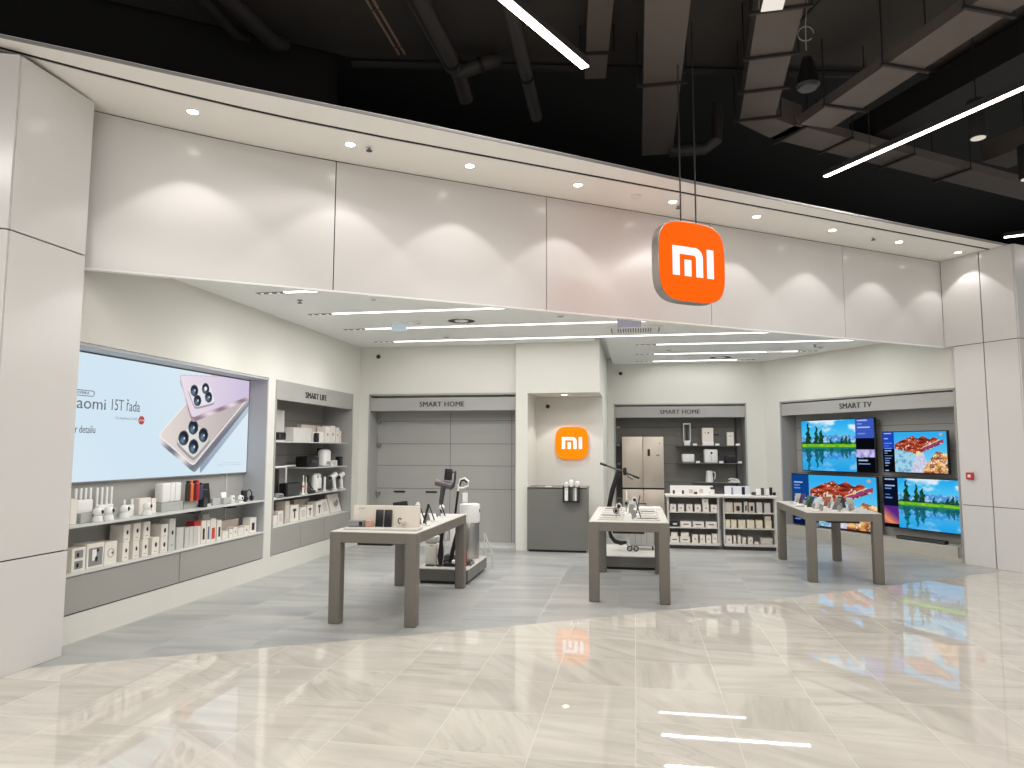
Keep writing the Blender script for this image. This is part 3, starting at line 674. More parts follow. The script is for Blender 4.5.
t = thing('exit_sign', 'small pale lit emergency sign under the ceiling at left', 'exit sign', (-3.35,9.24,ZC))
MB().box(0,.22,0,.02,-.12,-.02,.003,1).build('panel', mat('pale_sign2', (205,220,228), .4, emit=.5), t); MB().box(.01,.30,-.02,.03,-.02,0).build('mount', WHITE, t)
for i, (x,y,l) in enumerate([(-2.95,9.22,'small ceiling sensor beside the left emergency sign'),(-2.9,10.5,'flat round speaker in the ceiling near the left back wall'),(-.95,9.05,'round flat ceiling speaker near the front bulkhead'),(.6,12.5,'flat round speaker in the right part of the ceiling'),(3.15,12.6,'flat round sensor at the right end of the ceiling'),(-3.0,7.66,'tiny round sensor at the left front of the ceiling')]):
    t = thing('ceiling_sensor', l, 'ceiling sensor', (x,y,ZC)); r = .07 if i not in (0,5) else .04
    MB().lathe([(r,0),(r,-.01),(r*.8,-.02),(.01,-.022)],20).build('body', WHITE, t); MB().lathe([(r*.6,-.021),(r*.6,-.024)],16).build('mesh_face', MGREY, t)
t = thing('emergency_lamp', 'small lit square emergency lamp in the right part of the ceiling', 'emergency lamp', (2.3,12.7,ZC))
MB().box(0,.26,0,.14,-.05,0,.01,1).build('body', WHITE, t); MB().box(.03,.23,.02,.12,-.056,-.05).build('lens', mat('dim_panel', (240,240,235), .4, emit=.8), t)
def camera_(lab, loc, rz=0):
    t = thing('security_camera', lab, 'security camera', loc, rz)
    MB().cyl((0,0,0),(0,-.09,-.03),.012,n=8).build('arm', WHITE, t); MB().ball((0,-.11,-.05), .038).build('camera_head', BLK, t)
camera_('small black security camera in the left back corner', (-4.35,11.49,3.27)); camera_('small black security camera high beside the cash desk block', (-.28,14.59,3.24)); camera_('small black security camera above the amber wall sign', (-1.52,12.39,2.44))
downlight('niche_downlight', 'round downlight in the ceiling over the cash desk', (-1.18,11.85,2.56), 18, 100, r=.05)

# ------------------------------------------------------------ cash desk
t = thing('cash_desk', 'dark grey cash desk below the amber sign', 'counter', (-1.735, 11.28, 0))
MB().box(.0,.965,0,.05,.035,1.02,.003,1).build('front_panel', COUNTER, t); MB().box(.0,.955,.05,.62,.035,1.0).build('body', COUNTER, t)
MB().box(.02,.94,.02,.6,0,.035).build('toe_kick', BLK, t); MB().box(.0,.965,.0,.62,1.0,1.025,.003,1).build('worktop', COUNTER, t)
t = thing('leaflet_rack', 'black wire rack with white leaflets on the cash desk front', 'rack', (-1.14, 11.275, .80))
m = MB()
for x in (0,.09,.17,.25): m.box(x-.005,x+.005,-.09,0,0,.26)
m.box(-.01,.26,-.09,0,0,.012); m.box(-.01,.26,-.095,-.085,.23,.24); m.box(-.01,.26,-.095,-.085,0,.02); m.build('frame', BLK, t)
for x in (.02,.155): MB().box(x,x+.055,-.07,-.06,.015,.235).build('leaflet', WHITE, t)
for i, (x, h, l) in enumerate([(-1.11,.09,'left white bottle standing on the cash desk'),(-1.03,.14,'tall middle white bottle standing on the cash desk'),(-.93,.11,'right white bottle with dark dot on the cash desk')]):
    t = thing('bottle', l, 'bottle', (x,11.40,1.026), group='white bottles on the cash desk')
    MB().lathe([(.028,0),(.034,.01),(.034,h*.7),(.02,h*.85),(.012,h*.87)],18).build('body', WHITE, t); MB().lathe([(.016,h*.87),(.016,h)],14).build('cap', CARTG, t)
t = thing('notepad', 'small white card lying at the left of the cash desk', 'card', (-1.45,11.36,1.026)); MB().box(0,.10,0,.08,0,.012,.002,1).build('paper_block', WHITE, t)

# ------------------------------------------------------------ product tables
def table(lab, x0, x1, y0, y1, H=.86):
    t = thing('display_table', lab, 'table', (x0, y0, 0), group='product tables of the shop'); W, D = x1-x0, y1-y0; L = .112
    for (x, y) in ((0,0),(W-L,0),(0,D-L),(W-L,D-L)): MB().box(x, x+L, y, y+L, 0, H-.009, .012, 3).build('leg', TBL, t)
    MB().box(.002, W-.002, .002, D-.002, H-.105, H-.008, .004, 1).build('apron', TBL, t)
    MB().box(.004, W-.004, .004, D-.004, H-.0085, H, .003, 1).build('tabletop', TBLT, t)
    for x in (.26, W-.44): MB().box(x, x+.18, .05, .35, H-.13, H-.104).build('lock_box', BLK, t)
    return t
T1 = (-2.875,-2.015,6.34,8.30); T2 = (-.515,.345,7.74,9.70); T3 = (2.105,2.985,9.37,11.30)
table('left taupe display table with accessory board, nearest the viewer', *T1)
table('middle taupe display table with rows of wristbands', *T2)
table('right taupe display table with tilted phones, before the televisions', *T3)
H = .86
# accessory board on the left table
t = thing('accessory_board', 'cream accessory display board standing on the left table', 'display board', (-2.78,6.50,H))
MB().box(-.02,.72,-.02,.18,0,.022,.005,1).build('base', TBLT, t); RX = lambda a: Matrix.Rotation(R(a),4,'X')
MB().box(.02,.70,.12,.14,.022,.235,.004,1, M=RX(-4)).build('back_board', mat('cream_board', (226,218,205), .5), t)
for x in (.26,.35): MB().box(x,x+.078,.085,.095,.03,.20,.004,2, M=RX(-8)).build('phone', BLK, t)
MB().box(.0,.16,.03,.10,.024,.085,.005,1).build('boxed_charger', MGREY, t); MB().box(.12,.155,.025,.03,.035,.075).build('dark_label', BLK, t)
MB().box(.175,.25,.05,.08,.024,.085,.004,1).build('pink_case', colmat((196,150,135)), t); MB().ball((.55,.08,.075),.028).build('round_charger', CARTB, t)
m = MB(); m.tube([(.515+.017*math.cos(a),.085,.085+.024*math.sin(a)) for a in [k*PI/7 for k in range(13)]], .006, 6); m.build('watch_band', DGREY, t)
text_mesh('SMART', .022, MGREY, t, 'board_text', (.12,.105,.195), .002)
def phone_stand(name, lab, loc, rz, h=.16, w=.075, tilt=28, m=BLK, group=None, base=True, bw=.07):
    t = thing(name, lab, 'phone' if w < .12 else 'tablet', loc, rz, group)
    M = Matrix.Translation((0,.01,.018)) @ Matrix.Rotation(R(-tilt),4,'X')
    MB().box(-w/2,w/2,-.005,.005,0,h,.004,2,M=M).build('phone_body', m, t)
    MB().box(-w/2+.004,w/2-.004,-.0062,-.005,.006,h-.006,M=M).build('screen', mat('dark_glass', (30,34,42), .12), t)
    MB().prism([(-bw/2,0),(bw/2,0),(bw/2,.018),(-bw/2,.018)], -.03, .09).build('stand_base', WHITE, t)
    MB().box(-.012,.012,.02,.075,.015,h*.55,.003,1,M=Matrix.Translation((0,.03,0)) @ RX(-tilt*.6)).build('stand_arm', MGREY, t); return t
for i, (x, y, hh) in enumerate([(-2.10,6.95,.19),(-2.13,7.35,.17),(-2.15,7.85,.20)]):
    phone_stand('phone_on_stand', 'dark phone on a stand, %s along the left table right edge' % ['nearest','middle','farthest'][i], (x,y,H), R(110), hh, .08, 20, BLK, 'phones on stands along the left table')
    t = thing('price_card', 'white price card lying %s along the left table' % ['nearest','midway','farthest'][i], 'card', (x-.13,y-.15,H), R(10*i-8), 'price cards on the left table'); MB().box(0,.10,0,.14,0,.006).build('card', WHITE, t)
# handheld items behind the board
t = thing('handheld_gimbal', 'dark handheld gimbal standing behind the cream board on left table', 'camera gimbal', (-2.42,7.1,H))
MB().lathe([(.04,0),(.04,.012),(.012,.02)],16).build('foot', WHITE, t); MB().cyl((0,0,.015),(.0,0,.13),.014).build('handle', DGREY, t)
MB().tube([(0,0,.13),(-.03,0,.16),(-.02,0,.20),(.05,0,.205)], .011, 8).build('arm', BLK, t); MB().box(-.07,.09,-.01,.01,.17,.23,.006,2,M=Matrix.Rotation(R(-8),4,'Y')).build('clamp', BLK, t)
t = thing('handheld_gimbal', 'white handheld device with slim dark rod on left table', 'camera gimbal', (-2.28,7.2,H))
MB().lathe([(.03,0),(.03,.1),(.02,.16),(.028,.19),(.01,.22)],16).build('body', CARTG, t); MB().cyl((.07,0,0),(.12,0,.20),.013).build('dark_rod', BLK, t)
# middle table: rows of wristbands on pads and little stands
for side in (0,1):
    for k in range(5):
        x = T2[0]+.09 if side == 0 else T2[1]-.37; y = 7.90+.30*k
        o = thing('band_tray', 'low pale tray with a band, %s from the front on the middle table %s side' % (OR[k], ['left','right'][side]), 'display tray', (x,y,H), group='band trays on the middle table')
        MB().box(0,.28,0,.14,0,.016,.004,1).build('tray', TBLT, o)
        MB().box(.03,.25,.045,.085,.016,.028,.004,2).build('band', [CARTB, MGREY, CARTG][(k+side) % 3], o)
for i, (x, y, hh) in enumerate([(-.22,7.95,.13),(-.20,8.35,.15),(-.12,8.75,.16),(-.21,9.15,.17),(-.02,9.35,.16)]):
    t = thing('watch_stand', 'slim clear stand with a dark watch, %s from front of middle table' % OR[i], 'watch', (x,y,H), group='watch stands on the middle table')
    MB().lathe([(.03,0),(.03,.008),(.006,.014)],16).build('foot', WHITE, t); MB().cyl((0,0,.01),(0,0,hh*.7),.005,n=8).build('post', STEEL, t)
    MB().tube([(.03*math.cos(a),0,hh*.78+.032*math.sin(a)) for a in [k*PI/8-.3 for k in range(16)]], .0055, 8).build('strap', [DGREY, WHITE, MGREY][i%3], t)
    MB().box(-.018,.018,-.034,-.026,hh*.78-.018,hh*.78+.018,.004,1).build('watch_face', BLK, t)
phone_stand('tablet_on_stand', 'tall tablet seen edge on at the right of the middle table', (.06,8.02,H), R(90), .21, .05, 16, DGREY, bw=.04)
phone_stand('tablet_on_stand', 'second tablet seen edge on behind the tall one, middle table', (.01,8.6,H), R(91), .22, .10, -12, DGREY, bw=.05)
t = thing('info_holder', 'clear upright info holder at the back of the middle table', 'card holder', (-.13,9.45,H))
MB().box(0,.15,0,.06,0,.01,.003,1).build('foot', WHITE, t); MB().box(0,.014,.02,.03,.01,.24).build('edge', WHITE, t); MB().box(0,.15,.02,.024,.01,.1).build('card', CARTG, t)
t = thing('weighing_scale', 'flat white rounded scale lying at the back of middle table', 'scale', (.04,9.42,H)); MB().box(0,.28,0,.2,0,.024,.012,3).build('plate', WHITE, t); MB().box(.1,.18,.15,.18,.024,.026).build('display', MGREY, t)
for i in range(6):
    t = thing('earbud_case', 'small white earbud case, %s along the centre of middle table' % OR[i], 'earbuds', (-.02-.05*(i%2),8.0+.2*i,H), group='earbud cases on the middle table')
    MB().box(0,.07,0,.055,0,.028,.012,3).build('case', WHITE, t); MB().box(.0,.07,-.001,.0,.016,.018).build('lid_seam', MGREY, t)
# right table: phones leaning
TP = [(.20,.35,.17,205,24,WHITE),(.16,.62,.16,215,28,DGREY),(.22,.95,.15,200,26,colmat((70,130,110))),(.20,1.25,.15,205,24,colmat((80,60,110))),(.20,1.52,.14,200,24,CARTG),
      (.40,.30,.17,205,30,MGREY),(.44,.85,.15,190,30,colmat((190,110,70))),(.62,.30,.20,150,38,CARTG),(.60,.62,.18,150,34,DGREY),(.66,.95,.17,150,34,CARTB),(.62,1.30,.16,155,34,WHITE)]
for i, (dx, dy, hh, rz, tl, m) in enumerate(TP):
    phone_stand('phone_on_stand', 'tilted %s phone, %s back in the %s row of the right table' % ({0:'white',1:'dark',2:'green',3:'violet',4:'pale',5:'grey',6:'copper',7:'silver',8:'dark',9:'beige',10:'white'}[i], OR[[0,1,2,3,4,0,1,0,1,2,3][i]], ['left','middle','right'][0 if i < 5 else (1 if i < 7 else 2)]), (T3[0]+dx, T3[2]+dy, H), R(rz), hh, .078, tl, m, 'tilted phones on the right table', bw=.08)
for i, (dx, dy) in enumerate([(.10,.13),(.07,.9),(.12,1.5),(.45,.12)]):
    t = thing('price_card', 'small flat card, %s on the right table' % ['front left corner','left edge midway','left edge near the back','front edge centre'][i], 'card', (T3[0]+dx,T3[2]+dy,H), group='price cards on the right table'); MB().box(0,.11,0,.05,0,.008).build('card', [CARTB,MGREY,MGREY,WHITE][i], t)

# ------------------------------------------------------------ podiums
def podium(lab, x0, x1, y0, y1, h=.185):
    t = thing('display_podium', lab, 'podium', (x0,y0,0)); W, D = x1-x0, y1-y0
    MB().box(.03,W-.03,.03,D-.03,0,.035).build('toe_kick', BLK, t)
    MB().box(0,W,0,D*.55-.004,.035,h-.015,.003,1).build('front_module', COUNTER, t); MB().box(0,W,D*.55+.004,D,.035,h-.015,.003,1).build('rear_module', COUNTER, t)
    MB().box(-.005,W+.005,-.005,D+.005,h-.015,h,.003,1).build('top', TBLT, t); return t
P1 = (-2.66,-2.02,8.42,9.5); P2 = (-.52,.32,9.86,11.0); PH = .185
podium('low podium carrying vacuum cleaners behind the left table', *P1); podium('low podium carrying a scooter behind the middle table', *P2)
t = thing('air_purifier', 'tall white tower air purifier with silver base on the left podium', 'air purifier', (-2.21,9.28,PH))
MB().lathe([(.125,0),(.13,.01),(.13,.47),(.128,.475)],32).build('perforated_base', STEEL, t)
MB().lathe([(.132,.475),(.138,.49),(.138,.69),(.132,.715),(.11,.72)],32).build('upper_body', WHITE, t)
MB().box(.10,.14,-.03,.03,.6,.66,.01,1).build('side_grip', DGREY, t)
t = thing('stick_vacuum', 'tall stick vacuum with dark motor head above the left table', 'vacuum cleaner', (-2.51,8.92,PH))
MB().box(-.13,.13,-.11,.03,0,.05,.015,2).build('floor_nozzle', BLK, t); MB().cyl((-.02,-.02,.05),(0,.0,.74),.018).build('tube', DGREY, t)
MB().cyl((0,0,.74),(.035,0,1.0),.028,.036).build('dust_cup', DGREY, t); MB().cyl((-.075,0,1.02),(.15,0,.97),.044).build('motor_body', mat('purple_grey', (96,86,92), .4), t)
MB().box(-.05,.045,-.035,.035,1.05,1.20,.012,2,M=Matrix.Rotation(R(5),4,'Y')).build('battery', BLK, t)
MB().tube([(.06,0,1.13),(.13,0,1.14),(.19,0,1.16),(.185,0,1.06),(.17,0,.97),(.12,0,.93)], .016, 8).build('handle', DGREY, t); MB().ball((.02,-.03,.70), .035).build('lock_button', WHITE, t)
t = thing('floor_washer', 'white floor washer with looped handle and hanging tag, left podium', 'floor washer', (-2.36,9.05,PH))
MB().box(-.12,.12,-.12,.06,0,.08,.02,2).build('cleaning_head', DGREY, t); MB().cyl((-.02,-.01,.08),(0,0,.52),.045,.05).build('tank_body', WHITE, t)
MB().cyl((0,0,.52),(.045,0,.90),.016).build('tube', BLK, t)
MB().tube([(.045,0,.89),(.05,0,.98),(.07,0,1.05),(.13,0,1.07),(.185,0,1.03),(.18,0,.97),(.11,0,.94),(.06,0,.94)], .014, 8).build('handle', WHITE, t)
MB().tube([(.066,0,.97),(.085,0,1.035),(.13,0,1.045),(.165,0,1.01)], .011, 8).build('grip', BLK, t); MB().cyl((.14,0,.94),(.14,0,.88),.0015,n=5).build('tag_string', WHITE, t)
MB().box(.105,.175,-.003,.003,.75,.88,.003,1).build('hang_tag', WHITE, t)
t = thing('handheld_vacuum', 'black folded vacuum with round joints on the left podium', 'vacuum cleaner', (-2.24,8.64,PH))
MB().box(-.13,.13,-.09,.06,0,.045,.012,2).build('brush_head', BLK, t); MB().tube([(-.06,0,.04),(-.03,0,.2),(.02,0,.34),(.04,0,.44)], [.03,.028,.04,.03], 10).build('body', BLK, t)
MB().tube([(.04,0,.44),(.09,0,.42),(.09,0,.25),(.06,0,.14)], .018, 8).build('hose', BLK, t)
for p in ((.0,-.07,.06),(.06,-.07,.1),(.07,-.02,.17)): MB().ball(p, .028).build('white_wheel', WHITE, t)
MB().cyl((-.17,0,.02),(-.10,0,.50),.012).build('white_tube', WHITE, t)
t = thing('handheld_vacuum', 'slim black brush vacuum standing left on the podium', 'vacuum cleaner', (-2.42,8.60,PH))
MB().lathe([(.05,0),(.05,.015),(.015,.02)],18).build('foot', DGREY, t); MB().tube([(0,0,.02),(0,0,.12),(.01,0,.3),(.02,0,.46)], [.022,.04,.022,.03], 10).build('body', BLK, t)
t = thing('robot_dock', 'white boxy base station at the left on the podium', 'robot vacuum dock', (-2.56,8.60,PH))
MB().box(-.07,.09,0,.16,0,.27,.02,3).build('body', CART, t); MB().box(-.07,.09,.0,.16,.275,.36,.02,3).build('clear_tank', CARTG, t); MB().box(.0,.05,-.002,.0,.24,.25).build('slot', MGREY, t); MB().box(-.04,.07,-.05,0,0,.012,.003,1).build('ramp', DGREY, t)
t = thing('red_bottle', 'small red bottle beside the table leg on the left podium', 'bottle', (-2.125,8.66,PH)); MB().lathe([(.03,0),(.035,.01),(.035,.15),(.015,.19)],16).build('body', colmat((170,70,55)), t); MB().lathe([(.016,.19),(.016,.22)],12).build('cap', BLK, t)
t = thing('small_robot', 'low grey wheeled gadget at the right edge of the left podium', 'robot', (-2.10,8.72,PH)); MB().box(-.04,.05,-.05,.10,.02,.06,.015,2).build('body', DGREY, t); 
for y in (-.03,.08): MB().cyl((.05,y,.025),(.065,y,.025),.025).build('wheel', MGREY, t)
t = thing('clear_rack', 'thin clear leaning rack behind the white air purifier', 'rack', (-1.96,9.62,0)); m = MB()
m.tube([(.0,0,0),(.0,.0,.18),(-.12,.0,.48)], .012, 8); m.tube([(-.12,0,.18),(.0,0,.18)], .010, 8); m.tube([(.0,.0,0),(.0,-.1,.01)], .012, 8); m.tube([(-.12,0,0),(-.12,0,.48)], .010, 8); m.build('frame', mat('pale_tube', (200,202,200), .25), t)
# scooter on podium 2
SX, SY = -.26, 10.30
t = thing('electric_scooter', 'black electric scooter with upright stem behind the middle table', 'scooter', (SX,SY,PH), R(0))
MB().tube([(-.13,0,.30),(-.10,0,.20),(-.05,0,.14),(.04,0,.115),(.12,0,.13)], [.02,.028,.034,.034,.02], 10).build('deck', BLK, t)
for x in (.16,.25):
    MB().tube([(x+.032*math.cos(a),0,.042+.032*math.sin(a)) for a in [k*PI/8 for k in range(17)]], .010, 8).build('wheel', DGREY, t)
    MB().cyl((x,-.02,.042),(x,.02,.042),.014).build('hub', STEEL, t)
MB().tube([(.10,0,.13),(.16,0,.042),(.25,0,.042)], .008, 8).build('axle_arm', MGREY, t)
MB().tube([(-.15,0,.42),(-.13,0,.30)], .016, 8).build('fork', BLK, t)
MB().tube([(-.15,0,.42),(-.13,0,.60),(-.08,0,.85),(.01,0,1.14)], [.030,.034,.036,.030], 12).build('stem', BLK, t)
hb = MB().tube([(-.25,-.02,1.25),(-.12,-.01,1.205),(.02,0,1.155),(.16,.0,1.10),(.31,.02,1.04)], .013, 8).build('handlebar', DGREY, t)
MB().tube([(-.25,-.02,1.25),(-.16,-.015,1.22)], .018, 8).build('grip', BLK, hb); MB().tube([(.22,.01,1.075),(.31,.02,1.04)], .018, 8).build('grip', BLK, hb)
MB().box(.08,.13,-.04,.02,1.08,1.19,.012,2).build('display_unit', BLK, t); MB().tube([(.14,-.02,1.11),(.15,-.03,1.06),(.22,-.03,1.02)], .007, 6).build('brake_lever', BLK, hb)
t = thing('suitcase', 'pale grey upright suitcase on castors behind the middle table', 'suitcase', (.0,10.45,PH))
MB().box(-.10,.26,0,.24,.05,.60,.035,3).build('shell', mat('pale_grey_shell', (176,176,172), .4), t)
m = MB()
for x in (-.02,.06,.14): m.box(x,x+.008,-.003,.002,.09,.56)
m.build('rib', MGREY, t)
for x in (-.07,.23):
    for y in (.03,.21): MB().cyl((x-.012,y,.026),(x+.012,y,.026),.026).build('castor', DGREY, t)
MB().tube([(.02,.12,.60),(.02,.12,.66),(.14,.12,.66),(.14,.12,.60)], .01, 8).build('handle', DGREY, t)
# fridge
t = thing('refrigerator', 'tall champagne coloured four door refrigerator in the right back bay', 'refrigerator', (-.27,14.52,0))
W = .83; MB().box(.005,W-.005,.06,.60,.04,1.88,.008,1).build('body', CHAMP, t)
for (x0,x1,z0,z1) in ((0,W/2-.003,.86,1.89),(W/2+.003,W,.86,1.89),(0,W/2-.003,.05,.825),(W/2+.003,W,.05,.825)):
    d = MB().box(x0,x1,0,.06,z0,z1,.006,2).build('door', CHAMP, t)
MB().box(0,W,.01,.06,.828,.857).build('handle_groove', BLK, t); MB().box(.51,.56,-.004,.001,1.50,1.64,.002,1).build('display', BLK, t)
MB().box(.68,.75,-.003,.001,1.50,1.53).build('label', MGREY, t); MB().box(.74,.77,-.003,.001,1.75,1.77).build('badge', MGREY, t); MB().box(.02,W-.02,.02,.5,0,.05).build('toe_kick', BLK, t)

# ------------------------------------------------------------ cartons and goods
def carton(name, lab, loc, rz, w, d, h, m=CART, art=None, group=None, cat='box', tilt=0, window=None):
    mb = MB()
    if tilt: mb.box(0,w,0,d,0,h,.002,1,M=RX(-tilt))
    else: mb.box(0,w,0,d,0,h,.002,1)
    o = mb.build(name, m, None, loc, rz, smooth=False); tag(o, lab, cat, group)
    T = RX(-tilt) if tilt else Matrix()
    def pc(fx0, fx1, fz0, fz1, mm, nm='printed_picture'):
        MB().box(w*fx0, w*fx1, -.0014, .0002, h*fz0, h*fz1, M=T).build(nm, mm, o, smooth=False)
    if art == 'bud': MB().ball((w*.55,-.0005,h*.56), w*.16, 1, .06, 1.5).build('printed_picture', BLK, o); pc(.3,.7,.16,.19,MGREY,'printed_line')
    elif art == 'two': pc(.2,.8,.56,.90,MGREY); pc(.2,.8,.1,.44,MGREY); MB().ball((w*.42,-.003,h*.7), w*.10, 1,.1,1.3).build('pictured_gadget', BLK, o); MB().ball((w*.42,-.003,h*.26), w*.10,1,.1,1.3).build('pictured_gadget', BLK, o)
    elif art == 'cam': pc(.1,.92,.08,.82,MGREY); T2_ = MB().box(w*.3,w*.55,-.003,-.001,h*.3,h*.75).build('pictured_gadget', WHITE, o); MB().ball((w*.62,-.003,h*.7),w*.08,1,.1,1).build('pictured_lens', BLK, o); MB().ball((w*.55,-.003,h*.35),w*.09,1,.1,1.4).build('pictured_lens', BLK, o)
    elif art == 'ring':
        MB().tube([(w*.5+w*.25*math.cos(a),-.001,h*.5+w*.25*math.sin(a)) for a in [k*PI/8 for k in range(17)]], .003, 5).build('printed_picture', MGREY, o); MB().ball((w*.62,-.002,h*.5),w*.07,1,.1,1).build('pictured_lens', BLK, o)
    elif art == 'phone': pc(.3,.72,.18,.66,BLK)
    elif art == 'blue': pc(.28,.72,.15,.72,colmat((92,98,140)))
    elif art == 'redpic': pc(.2,.8,.12,.6,colmat((205,70,52)))
    elif art == 'grey': pc(.2,.8,.2,.8,CARTG)
    elif art == 'bar': pc(.25,.75,.42,.58,DGREY)
    elif art == 'fan': MB().box(w*.3,w*.7,-.002,0,h*.62,h*.78).build('printed_picture', DGREY, o); pc(.44,.58,.2,.65,DGREY)
    elif art == 'dot': MB().ball((w*.5,-.0005,h*.5), w*.14, 1,.06,1).build('printed_picture', MGREY, o)
    elif art == 'bdot': MB().ball((w*.55,-.0005,h*.72), w*.07, 1,.1,1).build('printed_picture', BLK, o); pc(.2,.3,.7,.74,MGREY,'printed_line')
    return o
g = 'cartons along the lower left shelf'
zl = .575
def LC(u0, u1, h, z, m, art, lab, x=-4.79, d=.13, name='product_carton', cat='box', group=g, tilt=0): return carton(name, lab, (x, u0, z), RL, u1-u0-.006, d, h, m, art, group, cat, tilt)
LC(5.37,5.53,.20,zl,CART,'two','white carton with two grey windows, beside the left pillar')
LC(5.26,5.44,.30,zl,CARTB,'grey','taller beige carton half behind the two window carton', x=-4.93, d=.08)
LC(5.54,5.745,.215,zl,CART,'cam','white carton with a grey camera picture on the lower shelf', d=.16)
LC(5.75,5.91,.205,zl,CART,'ring','white carton with a ring shaped camera picture', d=.16)
for i, (a, b) in enumerate([(5.98,6.07),(6.12,6.21),(6.25,6.34),(6.39,6.5)]):
    LC(a,b,.17,zl,CART,'bud','white earbud carton in the bottom row, %s from the left' % OR[i], d=.15)
for i, (a, b) in enumerate([(5.995,6.09),(6.13,6.23),(6.27,6.37)]):
    LC(a,b,.165,zl+.172,CART,'bud','white earbud carton stacked in the upper row, %s from the left' % OR[i], d=.15, x=-4.80)
LC(6.52,6.63,.14,zl,CART,'bud','lower white carton of the pair right of the stacked earbuds', d=.15); LC(6.52,6.63,.145,zl+.142,CART,'bud','upper white carton of the pair right of the stacked earbuds', d=.17)
LC(6.645,6.75,.33,zl,CARTG,'bud','tall narrow carton standing higher than its neighbours', d=.12)
LC(6.77,6.89,.225,zl,CARTG,'grey','pale grey carton right of the tall narrow one')
for i in range(3): LC(6.91+.075*i,6.985+.075*i,.21,zl,CARTG,None,'thin pale carton, %s of three on the lower left shelf' % OR[i])
LC(7.135,7.19,.20,zl,CART,None,'slim white carton right of the three thin pale ones')
LC(7.08,7.22,.055,zl+.205,RED,None,'red carton lying on top of the thin pale cartons', x=-4.80, d=.1)
LC(7.20,7.29,.255,zl,CART,'phone','white carton with a dark phone picture beside the red one')
LC(7.30,7.37,.25,zl,CART,'blue','white carton with a blue phone picture')
LC(7.375,7.48,.26,zl,CART,'redpic','white carton with a red picture on its front')
LC(7.50,7.59,.23,zl,CART,'phone','white carton with a dark picture, right of the red pictured one', d=.1)
LC(7.42,7.56,.30,zl,CARTG,None,'pale tall carton standing behind the red pictured one', x=-4.93, d=.06)
for i, (a, b, h, art) in enumerate([(7.61,7.73,.09,None),(7.75,7.83,.10,'dot'),(7.835,7.93,.115,'dot'),(7.94,8.07,.09,None),(8.08,8.19,.105,'dot')]):
    LC(a,b,h,zl,CART,art,'low white cube carton, %s from the left beside the drawer end' % OR[i], d=.1)
LC(8.20,8.36,.19,zl,CART,'phone','white carton at the right end of the lower left shelf', d=.1)
LC(7.80,8.18,.19,zl,CARTB,None,'long beige carton behind the low white cubes', x=-4.93, d=.06)
# upper shelf of bay 1
zu = .978; g2 = 'goods on the upper left shelf'
LC(5.38,5.46,.22,zu,CART,None,'white carton at the pillar end of the upper left shelf', x=-4.84, group=None, d=.1)
LC(6.29,6.47,.16,zu,CART,None,'wide white carton right of the small antenna repeater', x=-4.88, group=None, d=.08); LC(6.475,6.55,.15,zu,CART,None,'narrow white carton left of the grey plinth', x=-4.88, group=None, d=.08)
def plinth(lab, u0, u1, h, x=-4.83): 
    o = MB().box(0,u1-u0,0,.12,0,h,.002,1).build('display_plinth', ACR, None, (x,u0,zu), RL, smooth=False); tag(o, lab, 'display block', 'grey display blocks on the upper left shelf')
plinth('grey display block under the white router nearest the pillar', 5.49,5.64,.085); plinth('small grey display block between the white cameras', 5.86,5.93,.10)
plinth('grey display block under the three white tower routers', 6.60,6.955,.095, -4.86); plinth('grey display block under the coloured bottles', 6.97,7.19,.085, -4.86); plinth('grey display block right of the black tablet', 7.50,7.66,.08,-4.86)
for i, (u0, u1) in enumerate([(6.61,6.74),(6.745,6.815),(6.82,6.92)]):
    t = thing('tower_router', 'white tower router, %s of three on the grey block' % OR[i], 'router', (-4.86,u0,zu+.095), RL, 'white tower routers'); MB().box(0,u1-u0-.004,0,.10,0,.20,.015,3).build('body', WHITE, t); MB().box(.01,u1-u0-.014,.01,.09,.2,.203).build('vent', CARTG, t)
def router(lab, u0, u1, z, h, n, ah, bodyh):
    t = thing('wifi_router', lab, 'router', (-4.87,u0,z), RL, 'white routers with upright antennas'); w = u1-u0
    MB().box(0,w,0,.05,0,bodyh,.008,2).build('body', WHITE, t)
    for k in range(n): x = w*(.03+.94*k/(n-1)); MB().box(x-.011,x+.011,.02,.035,bodyh*.6,ah,.005,2).build('antenna', WHITE, t)
router('white router with four antennas nearest the left pillar', 5.49,5.67,zu+.085,0,4,.22,.115)
router('white router with four tall antennas behind the small cameras', 5.74,5.93,zu,0,4,.30,.14)
router('small white repeater with two antennas on the upper shelf', 6.10,6.21,zu,0,2,.165,.11)
for i, u in enumerate((5.65,5.785,5.985,6.30)):
    t = thing('indoor_camera', 'small white home camera, %s from the left on the upper shelf' % OR[i], 'home camera', (-4.80,u,zu), RL, 'white home cameras'); 
    MB().lathe([(.045,0),(.048,.01),(.036,.05),(.02,.055)],20).build('base', WHITE, t); MB().ball((0,0,.085),.042).build('camera_head', WHITE, t); MB().ball((.012,-.034,.088),.02,1,.6,1).build('lens', BLK, t)
for i, (c, l) in enumerate([((58,44,40),'dark brown'),((232,120,62),'orange'),((84,34,40),'maroon'),((204,44,52),'red'),((60,76,112),'navy blue')]):
    t = thing('thermos_bottle', l+' thermos bottle in the row of coloured bottles', 'bottle', (-4.83,6.98+.055*i,zu+.085), RL, 'coloured thermos bottles'); hh = .22 if i < 4 else .19
    MB().lathe([(.024,0),(.026,.006),(.026,hh*.84),(.018,hh*.88)],18).build('body', colmat(c), t); MB().lathe([(.019,hh*.88),(.019,hh),(.012,hh+.004)],16).build('cap', colmat(c) if i % 2 else BLK, t)
